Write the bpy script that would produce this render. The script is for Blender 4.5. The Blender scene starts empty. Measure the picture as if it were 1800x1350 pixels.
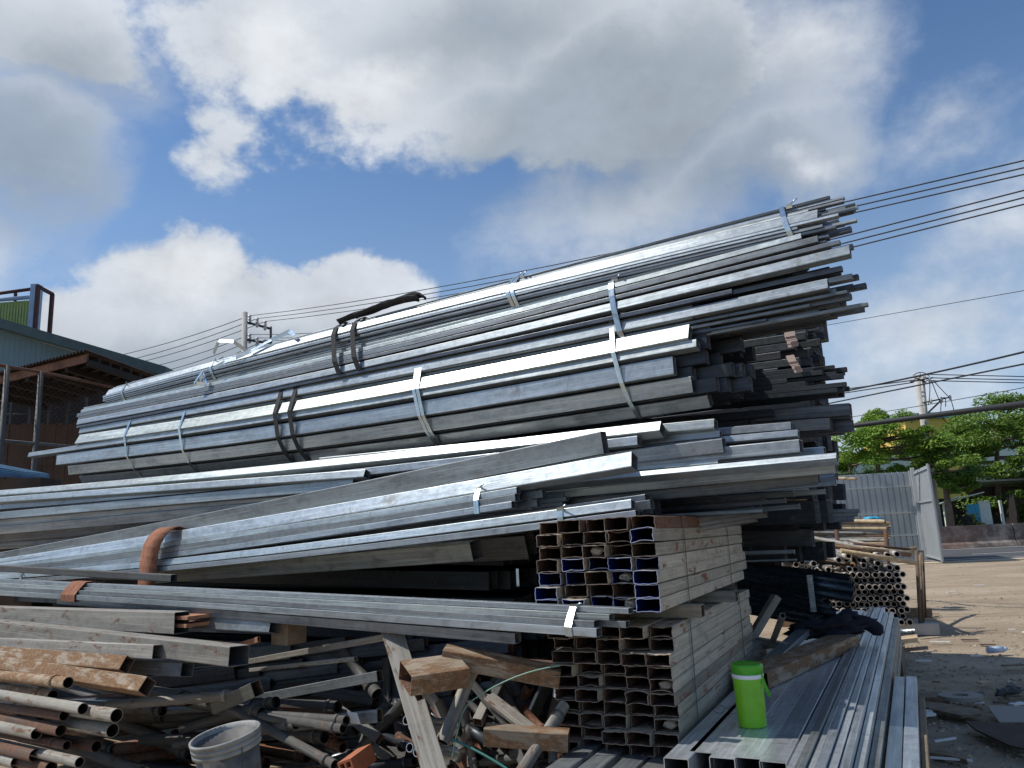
import bpy, math, random
from mathutils import Vector, Matrix, Euler, noise as mnoise
V = Vector
random.seed(7)
R = math.radians
scene = bpy.context.scene
COL = scene.collection

# ------------------------------------------------------------------ camera
CAM = V((0, 0, 1.5)); FPX = 1350.0
PITCH = R(11.3); ROLL = 0.047
_f = V((0, math.cos(PITCH), math.sin(PITCH)))
_u0 = V((0, -math.sin(PITCH), math.cos(PITCH)))
_r = math.cos(ROLL) * V((1, 0, 0)) - math.sin(ROLL) * _u0
_u = math.cos(ROLL) * _u0 + math.sin(ROLL) * V((1, 0, 0))
cd = bpy.data.cameras.new('camera'); cam = bpy.data.objects.new('camera', cd); COL.objects.link(cam)
cd.sensor_width = 36; cd.lens = 36 * FPX / 1800.0; cd.clip_end = 3000; cd.clip_start = 0.05
m = Matrix((_r, _u, -_f)).transposed().to_4x4(); m.translation = CAM
cam.matrix_world = m
scene.camera = cam

# ------------------------------------------------------------------ light
SUN_DIR = V((-0.60, 0.04, 0.80)).normalized()          # towards the sun
sd = bpy.data.lights.new('sun', 'SUN'); sd.energy = 4.2; sd.angle = R(0.55); sd.color = (1.0, 0.95, 0.87)
sun = bpy.data.objects.new('sun', sd); COL.objects.link(sun)
sun.rotation_euler = SUN_DIR.to_track_quat('Z', 'Y').to_euler()
scene.view_settings.view_transform = 'Standard'; scene.view_settings.look = 'None'
scene.view_settings.exposure = 0.0; scene.view_settings.gamma = 1.0

def ray(px, py):
    return _f + ((px - 900) / FPX) * _r + ((675 - py) / FPX) * _u

def world():
    w = bpy.data.worlds.new('World'); scene.world = w; w.use_nodes = True
    nt = w.node_tree; N = nt.nodes; L = nt.links; N.clear()
    def nd(t, **k):
        n = N.new(t)
        for a, b in k.items(): setattr(n, a, b)
        return n
    def mth(op, a, b=None, clamp=False):
        n = nd('ShaderNodeMath', operation=op, use_clamp=clamp)
        for i, x in enumerate((a, b)):
            if x is None: continue
            if isinstance(x, (int, float)): n.inputs[i].default_value = x
            else: L.new(x, n.inputs[i])
        return n.outputs[0]
    def mr(x, a, b, c=0.0, d=1.0, smooth=True):
        n = nd('ShaderNodeMapRange', interpolation_type='SMOOTHSTEP' if smooth else 'LINEAR')
        L.new(x, n.inputs['Value'])
        for k, v in (('From Min', a), ('From Max', b), ('To Min', c), ('To Max', d)): n.inputs[k].default_value = v
        return n.outputs['Result']
    def mix(f, a, b):
        n = nd('ShaderNodeMix', data_type='RGBA')
        if isinstance(f, (int, float)): n.inputs[0].default_value = f
        else: L.new(f, n.inputs[0])
        for i, x in ((6, a), (7, b)):
            if isinstance(x, tuple): n.inputs[i].default_value = (*x, 1)
            else: L.new(x, n.inputs[i])
        return n.outputs[2]
    tc = nd('ShaderNodeTexCoord')
    nrm = nd('ShaderNodeVectorMath', operation='NORMALIZE'); L.new(tc.outputs['Generated'], nrm.inputs[0])
    D = nrm.outputs[0]
    sep = nd('ShaderNodeSeparateXYZ'); L.new(D, sep.inputs[0])
    sky = nd('ShaderNodeTexSky', sky_type='NISHITA'); sky.sun_disc = False
    sky.sun_elevation = math.asin(SUN_DIR.z); sky.sun_rotation = math.atan2(SUN_DIR.x, SUN_DIR.y)
    sky.air_density = 1.0; sky.dust_density = 0.35; sky.ozone_density = 2.2
    hs = nd('ShaderNodeHueSaturation'); hs.inputs['Saturation'].default_value = 1.03; hs.inputs['Value'].default_value = 1.0
    L.new(sky.outputs[0], hs.inputs['Color'])
    def nz(scale, det, rough, off=(0, 0, 0), dist=0.0):
        mp = nd('ShaderNodeMapping'); mp.inputs['Location'].default_value = off
        mp.inputs['Scale'].default_value = (1, 1, 1.5); L.new(D, mp.inputs[0])
        n = nd('ShaderNodeTexNoise'); n.inputs['Scale'].default_value = scale; n.inputs['Detail'].default_value = det
        n.inputs['Roughness'].default_value = rough; n.inputs['Distortion'].default_value = dist
        L.new(mp.outputs[0], n.inputs['Vector']); return n.outputs['Fac']
    wn = nd('ShaderNodeTexNoise'); wn.inputs['Scale'].default_value = 7; wn.inputs['Detail'].default_value = 6; wn.inputs['Roughness'].default_value = .62
    L.new(D, wn.inputs['Vector'])
    ws = nd('ShaderNodeVectorMath', operation='SUBTRACT'); L.new(wn.outputs['Color'], ws.inputs[0]); ws.inputs[1].default_value = (.5, .5, .5)
    wm = nd('ShaderNodeVectorMath', operation='SCALE'); L.new(ws.outputs[0], wm.inputs[0]); wm.inputs['Scale'].default_value = .125
    wa = nd('ShaderNodeVectorMath', operation='ADD'); L.new(D, wa.inputs[0]); L.new(wm.outputs[0], wa.inputs[1]); DW = wa.outputs[0]
    def blobs(lst):
        acc = None
        for (px, py, rx, ry, ang, amp) in lst:
            d = ray(px, py); ln = d.length; d = d / ln
            mp = nd('ShaderNodeMapping', vector_type='TEXTURE')
            mp.inputs['Location'].default_value = d
            az = math.atan2(-d.x, d.y); el = math.asin(d.z)
            # local frame: x right, y outward, z up; extra rotation by ang about y
            rot = Matrix.Rotation(az, 3, 'Z') @ Matrix.Rotation(el, 3, 'X') @ Matrix.Rotation(-R(ang) - ROLL * 0, 3, 'Y')
            mp.inputs['Rotation'].default_value = rot.to_euler('XYZ')
            mp.inputs['Scale'].default_value = (rx / FPX / ln, 0.6, ry / FPX / ln)
            L.new(DW, mp.inputs[0])
            le = nd('ShaderNodeVectorMath', operation='LENGTH'); L.new(mp.outputs[0], le.inputs[0])
            v = mth('MULTIPLY', mth('SUBTRACT', 1.0, le.outputs['Value']), amp)
            acc = v if acc is None else mth('MAXIMUM', acc, v)
        return mth('MAXIMUM', acc, -1.0)
    nA = nz(5.0, 8, 0.58, (3.1, 0, 1.7), 0.25); nB = nz(13.0, 7, 0.6, (0.4, 2, 5.7)); nC = nz(2.6, 3, 0.5, (7, 1, 2))
    bump = mth('ADD', mth('MULTIPLY', mth('SUBTRACT', nA, 0.5), 1.7), mth('MULTIPLY', mth('SUBTRACT', nB, 0.5), 1.35))
    crisp = blobs([(330, 500, 165, 125, 0, 1), (470, 560, 200, 110, 0, 1), (620, 515, 120, 100, 0, 1), (240, 590, 230, 110, 0, 1),
                   (90, 620, 180, 100, 0, 1),(388, 262, 66, 105, -15, .42), (372, 200, 50, 50, 0, .36),
                   (520, 60, 230, 150, 10, 1), (700, 90, 280, 170, 14, 1), (930, 90, 330, 180, 14, 1.1), (1130, 130, 270, 210, 14, .9), (80, 50, 210, 130, 0, .7)])
    dens1 = mr(mth('ADD', crisp, mth('MULTIPLY', bump, 0.58)), -0.02, 0.30)
    soft = blobs([(1240, 170, 330, 240, 6, 1.5), (1370, 260, 180, 130, 0, 1.1), (60, 230, 190, 180, 0, 1.1), (40, 60, 300, 190, 0, 1), (1150, 330, 330, 140, 14, 1.0), (1640, 560, 260, 140, 0, .75), (1690, 230, 150, 80, 10, .45),
                  (1780, 420, 200, 120, 0, .6), (1540, 700, 260, 120, 0, .7), (-300, 400, 400, 300, 0, 1), (2200, 300, 500, 300, 0, .9)])
    dens2 = mr(mth('ADD', soft, mth('MULTIPLY', bump, 0.5)), -0.05, 0.75, 0, .85)
    # overhead and behind: scattered cumulus so that the steel has something to mirror
    back = mr(mth('ADD', nC, mth('MULTIPLY', bump, 0.12)), 0.53, 0.72, 0, .75)
    fr = ray(900, 300).normalized()
    dt = nd('ShaderNodeVectorMath', operation='DOT_PRODUCT'); L.new(D, dt.inputs[0]); dt.inputs[1].default_value = fr
    out = mr(dt.outputs['Value'], 0.55, 0.75, 1.0, 0.0)
    dens3 = mth('MULTIPLY', back, out)
    dens = mth('MAXIMUM', mth('MAXIMUM', dens1, dens2), dens3)
    # cloud brightness: thick middles and undersides grey, rims and tops white
    grey = blobs([(1080, 210, 430, 200, 14, 1), (860, 60, 330, 120, 10, .55), (40, 280, 260, 170, 0, .75), (1300, 300, 260, 130, 0, .7), (420, 640, 420, 95, 0, .6), (120, 130, 250, 120, 0, .5)])
    gf = mr(mth('ADD', grey, mth('MULTIPLY', bump, 0.4)), -0.05, 0.6)
    spots = blobs([(1410, 285, 80, 50, 0, .55), (470, 100, 110, 110, 0, 1), (620, 170, 200, 60, 20, .8), (340, 470, 140, 70, 0, 1), (1390, 60, 110, 110, 0, .6), (1655, 620, 70, 60, 0, .5)])
    sf = mr(mth('ADD', spots, mth('MULTIPLY', bump, 0.4)), 0.0, 0.8)
    edge = mr(mth('ADD', crisp, mth('MULTIPLY', bump, 0.7)), 0.1, 0.8)
    cc = mix(gf, (0.66, 0.71, 0.78), (0.36, 0.42, 0.49))
    cc = mix(sf, cc, (0.78, 0.81, 0.85))
    tex = nd('ShaderNodeMix', data_type='RGBA', blend_type='MULTIPLY'); tex.inputs[0].default_value = 1
    L.new(cc, tex.inputs[6])
    tv = mr(mth('ADD', mth('MULTIPLY', nB, .6), mth('MULTIPLY', nA, .6)), 0.4, 0.8, 0.82, 1.12, False)
    cb = nd('ShaderNodeCombineColor'); [L.new(tv, cb.inputs[i]) for i in range(3)]
    L.new(cb.outputs[0], tex.inputs[7])
    skyv = nd('ShaderNodeMix', data_type='RGBA', blend_type='MULTIPLY'); skyv.inputs[0].default_value = 1
    L.new(hs.outputs[0], skyv.inputs[6]); skyv.inputs[7].default_value = (0.088, 0.108, 0.124, 1)
    hz = mr(sep.outputs['Z'], 0.0, 0.55, 0.70, 0.03)
    base = mix(hz, skyv.outputs[2], (0.42, 0.55, 0.72))
    col = mix(dens, base, tex.outputs[2])
    below = mr(sep.outputs['Z'], -0.02, 0.01)
    col = mix(below, (0.16, 0.13, 0.10), col)
    bg = nd('ShaderNodeBackground'); L.new(col, bg.inputs[0]); bg.inputs[1].default_value = 1.0
    o = nd('ShaderNodeOutputWorld'); L.new(bg.outputs[0], o.inputs[0])
world()

# ------------------------------------------------------------------ projection helpers (pixel of the photo -> a point at a real distance)
ANG = R(57.3)
T = V((math.sin(ANG), -math.cos(ANG), 0))      # along the tubes, towards their right ends
NF = V((-math.cos(ANG), -math.sin(ANG), 0))    # pile front, towards camera
UP = V((0, 0, 1))
def PL(px, py, c):
    d = ray(px, py); return CAM + d * (c / -(d.dot(NF)))
def AY(px, py, y):
    d = ray(px, py); return CAM + d * (y / d.y)
def AZ(px, py, z):
    d = ray(px, py); return CAM + d * ((z - CAM.z) / d.z)
def proj(p):
    d = p - CAM; z = d.dot(_f); return (900 + FPX * d.dot(_r) / z, 675 - FPX * d.dot(_u) / z)
def mpp(p):
    return (p - CAM).dot(_f) / FPX
def hdir(px):
    d = ray(px, 935); return V((d.x, d.y, 0)).normalized()

# ------------------------------------------------------------------ materials
MATS = {}
def nodes(name):
    mt = bpy.data.materials.new(name); mt.use_nodes = True; MATS[name] = mt
    nt = mt.node_tree; b = nt.nodes['Principled BSDF']; return mt, nt, b
def N_(nt, t, **k):
    n = nt.nodes.new(t)
    for a, b in k.items(): setattr(n, a, b)
    return n
def setin(nt, n, k, x):
    if isinstance(x, (int, float)): n.inputs[k].default_value = x
    elif isinstance(x, tuple): n.inputs[k].default_value = (*x, 1) if len(x) == 3 and n.inputs[k].type == 'RGBA' else x
    else: nt.links.new(x, n.inputs[k])
def noise_(nt, vec, scale, det=4, rough=.55, dist=0):
    n = N_(nt, 'ShaderNodeTexNoise'); n.inputs['Scale'].default_value = scale; n.inputs['Detail'].default_value = det
    n.inputs['Roughness'].default_value = rough; n.inputs['Distortion'].default_value = dist
    nt.links.new(vec, n.inputs['Vector']); return n.outputs['Fac']
def mr_(nt, x, a, b, c=0., d=1.):
    n = N_(nt, 'ShaderNodeMapRange'); nt.links.new(x, n.inputs[0])
    for i, v in enumerate((a, b, c, d)): n.inputs[i + 1].default_value = v
    return n.outputs[0]
def mixc(nt, f, a, b, bt='MIX'):
    n = N_(nt, 'ShaderNodeMix', data_type='RGBA', blend_type=bt)
    setin(nt, n, 0, f); setin(nt, n, 6, a); setin(nt, n, 7, b); return n.outputs[2]
def math_(nt, op, a, b):
    n = N_(nt, 'ShaderNodeMath', operation=op); setin(nt, n, 0, a); setin(nt, n, 1, b); return n.outputs[0]
def uvvec(nt, sx, sy, rnd=True):
    """uv in metres (u along the length), shifted at random per object"""
    uv = N_(nt, 'ShaderNodeUVMap'); uv.uv_map = 'uv'
    oi = N_(nt, 'ShaderNodeObjectInfo')
    mp = N_(nt, 'ShaderNodeMapping'); mp.inputs['Scale'].default_value = (sx, sy, 1)
    nt.links.new(uv.outputs[0], mp.inputs[0])
    ad = N_(nt, 'ShaderNodeVectorMath', operation='ADD'); nt.links.new(mp.outputs[0], ad.inputs[0])
    cx = N_(nt, 'ShaderNodeCombineXYZ')
    r = math_(nt, 'MULTIPLY', oi.outputs['Random'], 57.0); nt.links.new(r, cx.inputs[0]); nt.links.new(r, cx.inputs[2])
    nt.links.new(cx.outputs[0], ad.inputs[1]); return ad.outputs[0], oi.outputs['Random']
def bump_(nt, b, h, dist, strength=.5):
    n = N_(nt, 'ShaderNodeBump'); n.inputs['Strength'].default_value = strength; n.inputs['Distance'].default_value = dist
    nt.links.new(h, n.inputs['Height']); nt.links.new(n.outputs[0], b.inputs['Normal'])

def galv(name, ca, cb, metal=.8, ro=(.3, .5), rust=0.0, rustc=(.16, .07, .03), tintvar=.16, stain=.45, flake=.5):
    mt, nt, b = nodes(name)
    v1, rnd = uvvec(nt, .55, 9); v2, _ = uvvec(nt, 22, 26); v3, _ = uvvec(nt, 2.2, 5)
    a = noise_(nt, v1, 2.0, 5, .6); s = noise_(nt, v2, 1.0, 3, .7); p = noise_(nt, v3, 2.0, 5, .65, .5)
    col = mixc(nt, mr_(nt, a, .35, .65), ca, cb)
    col = mixc(nt, mr_(nt, s, .35, .65, 0, .45), col, tuple(min(1, x * 1.25) for x in ca))
    col = mixc(nt, mr_(nt, p, .52, .70, 0, stain), col, tuple(x * .5 for x in cb))
    v7, _ = uvvec(nt, 1.1, 60); q7 = noise_(nt, v7, 1.5, 3, .6); col = mixc(nt, mr_(nt, q7, .56, .62, 0, .55), col, tuple(min(1, x * 1.45) for x in ca))
    v8, _ = uvvec(nt, 7, 4); q8 = noise_(nt, v8, 1.2, 6, .75, .8); col = mixc(nt, mr_(nt, q8, .60, .66, 0, .5), col, (.20, .18, .15))
    br = mr_(nt, rnd, 0, 1, 1 - tintvar * 1.4, 1 + tintvar * .6)
    cc = N_(nt, 'ShaderNodeCombineColor'); [nt.links.new(br, cc.inputs[i]) for i in range(3)]
    col = mixc(nt, 1.0, col, cc.outputs[0], 'MULTIPLY')
    if metal > .5:
        warm = mr_(nt, math_(nt, 'FRACT', math_(nt, 'MULTIPLY', rnd, 13.7), 0.0), .35, .9, 0, .75); col = mixc(nt, warm, col, (1.04, 1.02, .88), 'MULTIPLY')
        v9, _ = uvvec(nt, .35, 1.5); q9 = noise_(nt, v9, 2.0, 3, .5); lo = mr_(nt, q9, .35, .65, .82, 1.12)
        c9 = N_(nt, 'ShaderNodeCombineColor'); [nt.links.new(lo, c9.inputs[i]) for i in range(3)]; col = mixc(nt, 1.0, col, c9.outputs[0], 'MULTIPLY')
    rr = mr_(nt, math_(nt, 'ADD', math_(nt, 'ADD', math_(nt, 'MULTIPLY', a, .35), math_(nt, 'MULTIPLY', s, .3)), math_(nt, 'MULTIPLY', p, .35)), .38, .62, ro[0], ro[1])
    met = metal
    if rust > 0:
        v4, _ = uvvec(nt, 3.2, 9); q = noise_(nt, v4, 1.6, 8, .68, .4)
        f = mr_(nt, q, .62 - .35 * rust, .68 - .3 * rust)
        v5, _ = uvvec(nt, 30, 30); q2 = noise_(nt, v5, 1.3, 5, .7)
        rc = mixc(nt, mr_(nt, q2, .35, .65), rustc, (rustc[0] * 1.7, rustc[1] * 1.6, rustc[2] * 1.5))
        v6, _ = uvvec(nt, 30, 60); q3 = noise_(nt, v6, 1.2, 5, .7); rc = mixc(nt, mr_(nt, q3, .54, .62, 0, flake), rc, (.40, .28, .17))
        col = mixc(nt, f, col, rc)
        met = math_(nt, 'MULTIPLY', mr_(nt, f, 0, 1, 1, 0), metal)
        rr = math_(nt, 'ADD', rr, mr_(nt, f, 0, 1, 0, .35))
    nt.links.new(col, b.inputs['Base Color']); nt.links.new(rr, b.inputs['Roughness']); setin(nt, b, 'Metallic', met)
    h = math_(nt, 'ADD', math_(nt, 'MULTIPLY', a, .8), math_(nt, 'MULTIPLY', s, .12))
    bump_(nt, b, h, .004, .35)
    return mt
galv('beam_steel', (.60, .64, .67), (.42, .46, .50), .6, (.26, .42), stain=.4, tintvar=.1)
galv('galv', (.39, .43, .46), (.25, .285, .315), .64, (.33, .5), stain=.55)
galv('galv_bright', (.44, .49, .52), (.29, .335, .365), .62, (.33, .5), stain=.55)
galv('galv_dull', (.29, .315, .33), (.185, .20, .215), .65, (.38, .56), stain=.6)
galv('galv_shaded', (.15, .165, .19), (.07, .085, .105), .75, (.34, .5), stain=.5)  # shaded copy of the galvanized steel, shadow put into the base colour
galv('steel_deep_shade', (.055, .065, .08), (.03, .037, .05), .6, (.4, .55), stain=.4)  # same steel for the pile's depths, its deep shade painted near-black
galv('band', (.62, .72, .80), (.45, .55, .64), .9, (.2, .32), stain=.2)
galv('weathered', (.30, .285, .25), (.19, .18, .16), .15, (.6, .8), rust=.16, rustc=(.10, .055, .035), flake=.3)
galv('rustmix', (.34, .27, .19), (.24, .19, .14), .1, (.6, .85), rust=.55, rustc=(.145, .085, .045), flake=.45)
galv('rusty', (.12, .075, .055), (.07, .05, .04), .1, (.7, .9), rust=.5, rustc=(.09, .048, .032), flake=.25)
galv('painted_old', (.42, .37, .285), (.31, .27, .205), .0, (.65, .85), rust=.12, rustc=(.16, .07, .04), stain=.6, flake=.2, tintvar=.34)
galv('heap_shade_grey', (.11, .11, .105), (.06, .06, .06), .3, (.6, .8), rust=.1, rustc=(.08, .045, .03), flake=.2)  # old grey steel with some rust, darkened to carry the heap's shade
galv('rusty_brown', (.15, .085, .055), (.10, .06, .045), .0, (.7, .9), rust=.5, rustc=(.11, .045, .025))
galv('inner_dark', (.10, .075, .06), (.05, .045, .04), .1, (.7, .9), rust=.5, rustc=(.10, .05, .03))
galv('inner_grey', (.2, .21, .23), (.12, .13, .14), .5, (.5, .7))
galv('pipe_sky_sheen', (.25, .33, .42), (.15, .2, .27), .9, (.22, .36), stain=.4)  # blue reflection of the sky on galvanized pipes, painted into the base colour
galv('blue_steel', (.20, .27, .36), (.11, .16, .23), .8, (.28, .42), stain=.4)

def plain(name, col, ro=.7, metal=0., var=.25, scale=6., bump=.0, col2=None, obj=True, emit=None, spec=.5, trans=0):
    mt, nt, b = nodes(name)
    tc = N_(nt, 'ShaderNodeTexCoord')
    n = noise_(nt, tc.outputs['Object'], scale, 6, .6)
    c = mixc(nt, mr_(nt, n, .3, .7), tuple(x * (1 - var) for x in col), col2 or tuple(min(1, x * (1 + var)) for x in col))
    nt.links.new(c, b.inputs['Base Color']); b.inputs['Roughness'].default_value = ro; b.inputs['Metallic'].default_value = metal
    b.inputs['Specular IOR Level'].default_value = spec
    if bump: bump_(nt, b, n, bump, .6)
    return mt
plain('webbing_black', (.025, .025, .027), .85, var=.5, scale=60, bump=.002)
plain('wood_old', (.19, .14, .09), .85, var=.4, scale=9, bump=.003)
plain('wood_pale', (.48, .36, .22), .8, var=.3, scale=12, bump=.002)
plain('wire_black', (.012, .012, .014), .6)
plain('concrete_pole', (.42, .40, .37), .85, var=.15, scale=3)
plain('iron_dark', (.06, .065, .07), .6, .3)
plain('paper', (.62, .50, .47), .9, var=.08)
plain('paper_white', (.70, .70, .68), .9, var=.06)
plain('teal_wall', (.14, .225, .26), .6, var=.12, scale=1.2)
plain('verge', (.05, .085, .085), .6, var=.2)
plain('red_iron', (.075, .022, .02), .7, var=.3)
plain('yellowgreen', (.34, .40, .14), .6, var=.15, scale=2)
plain('pale_blue_frame', (.32, .42, .55), .6, var=.15)
plain('rust_sheet', (.06, .035, .025), .85, var=.5, scale=3)
plain('rust_fascia', (.17, .08, .045), .85, var=.5, scale=5)
plain('board_brown', (.085, .052, .036), .85, var=.35, scale=1.5)
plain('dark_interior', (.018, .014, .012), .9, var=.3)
plain('gate_grey', (.37, .40, .41), .45, .25, var=.10, scale=1.4)
plain('gate_frame', (.44, .465, .47), .45, .25, var=.12, scale=2)
plain('blue_sheet', (.10, .2, .30), .5, .4, var=.3, scale=3)
plain('green_body', (.19, .50, .015), .42, var=.16, scale=9)
plain('green_lid', (.07, .36, .015), .35, var=.08, scale=3)
plain('white_plastic', (.75, .77, .75), .4, var=.05)
plain('cloth_navy', (.012, .013, .022), .95, var=.4, scale=14, bump=.004)
plain('grey_bucket', (.06, .06, .06), .6, var=.35, scale=14, col2=(.17, .165, .16), bump=.001)
plain('bucket_rim', (.24, .24, .22), .55, var=.4, scale=14)
plain('brick_orange', (.36, .12, .055), .85, var=.2, scale=20, bump=.002)
plain('twine', (.015, .13, .11), .5, var=.2)
plain('twine_pale', (.2, .34, .26), .5, var=.2)
plain('yellow_wall', (.62, .42, .10), .8, var=.08, scale=.6)
plain('teal_shop', (.03, .30, .48), .6, var=.2)
plain('navy_shop', (.02, .03, .16), .6, var=.3, scale=3)
plain('white_wall', (.62, .64, .62), .8, var=.12)
plain('tin_roof', (.50, .53, .50), .5, .2, var=.2)
plain('bark', (.14, .10, .07), .9, var=.4, scale=5, bump=.02)
plain('skin', (.28, .16, .10), .6, var=.05)
plain('dark_clothes', (.02, .02, .025), .9, var=.3)
plain('plastic_blue', (.03, .34, .55), .5, var=.3)
plain('plastic_crumple', (.25, .42, .6), .4, var=.3, scale=40, col2=(.75, .8, .85), bump=.01)
plain('paper_crumple', (.42, .36, .29), .9, var=.5, scale=30, bump=.01)
plain('foam_blue', (.05, .18, .5), .8, var=.8, scale=60, col2=(.75, .7, .55), bump=.01)
plain('bottle_plastic', (.55, .62, .75), .2, var=.2)
plain('insulator', (.55, .52, .5), .3)
plain('stone', (.25, .22, .18), .9, var=.35, scale=30)

def barrier_mat():
    mt, nt, b = nodes('barrier'); tc = N_(nt, 'ShaderNodeTexCoord')
    n = noise_(nt, tc.outputs['Object'], 1.6, 6, .65); n2 = noise_(nt, tc.outputs['Object'], .5, 3)
    c = mixc(nt, mr_(nt, n, .42, .62), (.12, .10, .085), (.36, .30, .26)); c = mixc(nt, mr_(nt, n2, .5, .6, 0, .4), c, (.30, .17, .12))
    nt.links.new(c, b.inputs['Base Color']); b.inputs['Roughness'].default_value = .9
barrier_mat()

def webbing_mat():
    mt, nt, b = nodes('webbing_rust')
    v, r = uvvec(nt, 300, 140); w = noise_(nt, v, 1, 2)
    v2, _ = uvvec(nt, 14, 60); w2 = noise_(nt, v2, 1, 5, .7)
    c = mixc(nt, mr_(nt, w2, .35, .7), (.20, .075, .04), (.42, .19, .11)); c = mixc(nt, mr_(nt, w, .4, .6, 0, .35), c, (.12, .05, .03))
    nt.links.new(c, b.inputs['Base Color']); b.inputs['Roughness'].default_value = .95
    bump_(nt, b, math_(nt, 'ADD', w, w2), .003, .8)
webbing_mat()

def ground_mat():
    mt, nt, b = nodes('dirt'); tc = N_(nt, 'ShaderNodeTexCoord'); P = tc.outputs['Object']
    mp = N_(nt, 'ShaderNodeMapping'); mp.inputs['Scale'].default_value = (.55, 1.3, 1); mp.inputs['Rotation'].default_value = (0, 0, .3); nt.links.new(P, mp.inputs[0])
    a = noise_(nt, mp.outputs[0], .6, 7, .62, .6); f = noise_(nt, P, 9, 6, .7); g = noise_(nt, P, 60, 4, .7)
    c = mixc(nt, mr_(nt, a, .35, .65), (.30, .235, .165), (.43, .345, .25))
    c = mixc(nt, mr_(nt, f, .5, .72, 0, .6), c, (.20, .145, .095))
    c = mixc(nt, mr_(nt, g, .58, .75, 0, .5), c, (.50, .44, .35))
    mp2 = N_(nt, 'ShaderNodeMapping'); mp2.inputs['Scale'].default_value = (.25, 2.2, 1); mp2.inputs['Rotation'].default_value = (0, 0, -.25); nt.links.new(P, mp2.inputs[0])
    ru = noise_(nt, mp2.outputs[0], 1.1, 5, .6, .4); c = mixc(nt, mr_(nt, ru, .54, .68, 0, .55), c, (.20, .15, .105))
    st_ = noise_(nt, P, .9, 5, .7, .5); c = mixc(nt, mr_(nt, st_, .58, .70, 0, .45), c, (.16, .125, .09))
    nt.links.new(c, b.inputs['Base Color']); b.inputs['Roughness'].default_value = .95; b.inputs['Specular IOR Level'].default_value = .2
    h = math_(nt, 'ADD', math_(nt, 'MULTIPLY', f, 1.0), math_(nt, 'MULTIPLY', g, .3)); bump_(nt, b, h, .06, .6)
    mt, nt, b = nodes('asphalt'); tc = N_(nt, 'ShaderNodeTexCoord'); g = noise_(nt, tc.outputs['Object'], .5, 6, .6)
    c = mixc(nt, mr_(nt, g, .3, .7), (.055, .057, .06), (.085, .085, .085)); nt.links.new(c, b.inputs['Base Color']); b.inputs['Roughness'].default_value = .85
    plain('road_white', (.62, .62, .58), .7, var=.2); plain('sand_edge', (.46, .38, .27), .95, var=.2, scale=1)
    plain('grass', (.08, .14, .03), .9, var=.5, scale=4)
ground_mat()

def leaf_mat(name, ca, cb):
    mt, nt, b = nodes(name); tc = N_(nt, 'ShaderNodeTexCoord'); n = noise_(nt, tc.outputs['Object'], 1.1, 5, .7)
    c = mixc(nt, mr_(nt, n, .35, .65), ca, cb); nt.links.new(c, b.inputs['Base Color'])
    b.inputs['Roughness'].default_value = .5; b.inputs['Specular IOR Level'].default_value = .4
    tr = N_(nt, 'ShaderNodeBsdfTranslucent'); c2 = mixc(nt, .5, c, (.16, .30, .02)); nt.links.new(c2, tr.inputs[0])
    mx = N_(nt, 'ShaderNodeMixShader'); mx.inputs[0].default_value = .35
    nt.links.new(b.outputs[0], mx.inputs[1]); nt.links.new(tr.outputs[0], mx.inputs[2])
    nt.links.new(mx.outputs[0], nt.nodes['Material Output'].inputs[0])
leaf_mat('leaf_fresh', (.16, .28, .035), (.27, .40, .06)); leaf_mat('leaf_deep', (.10, .18, .03), (.20, .30, .055)); leaf_mat('leaf_dry', (.2, .22, .05), (.28, .3, .08))

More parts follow.
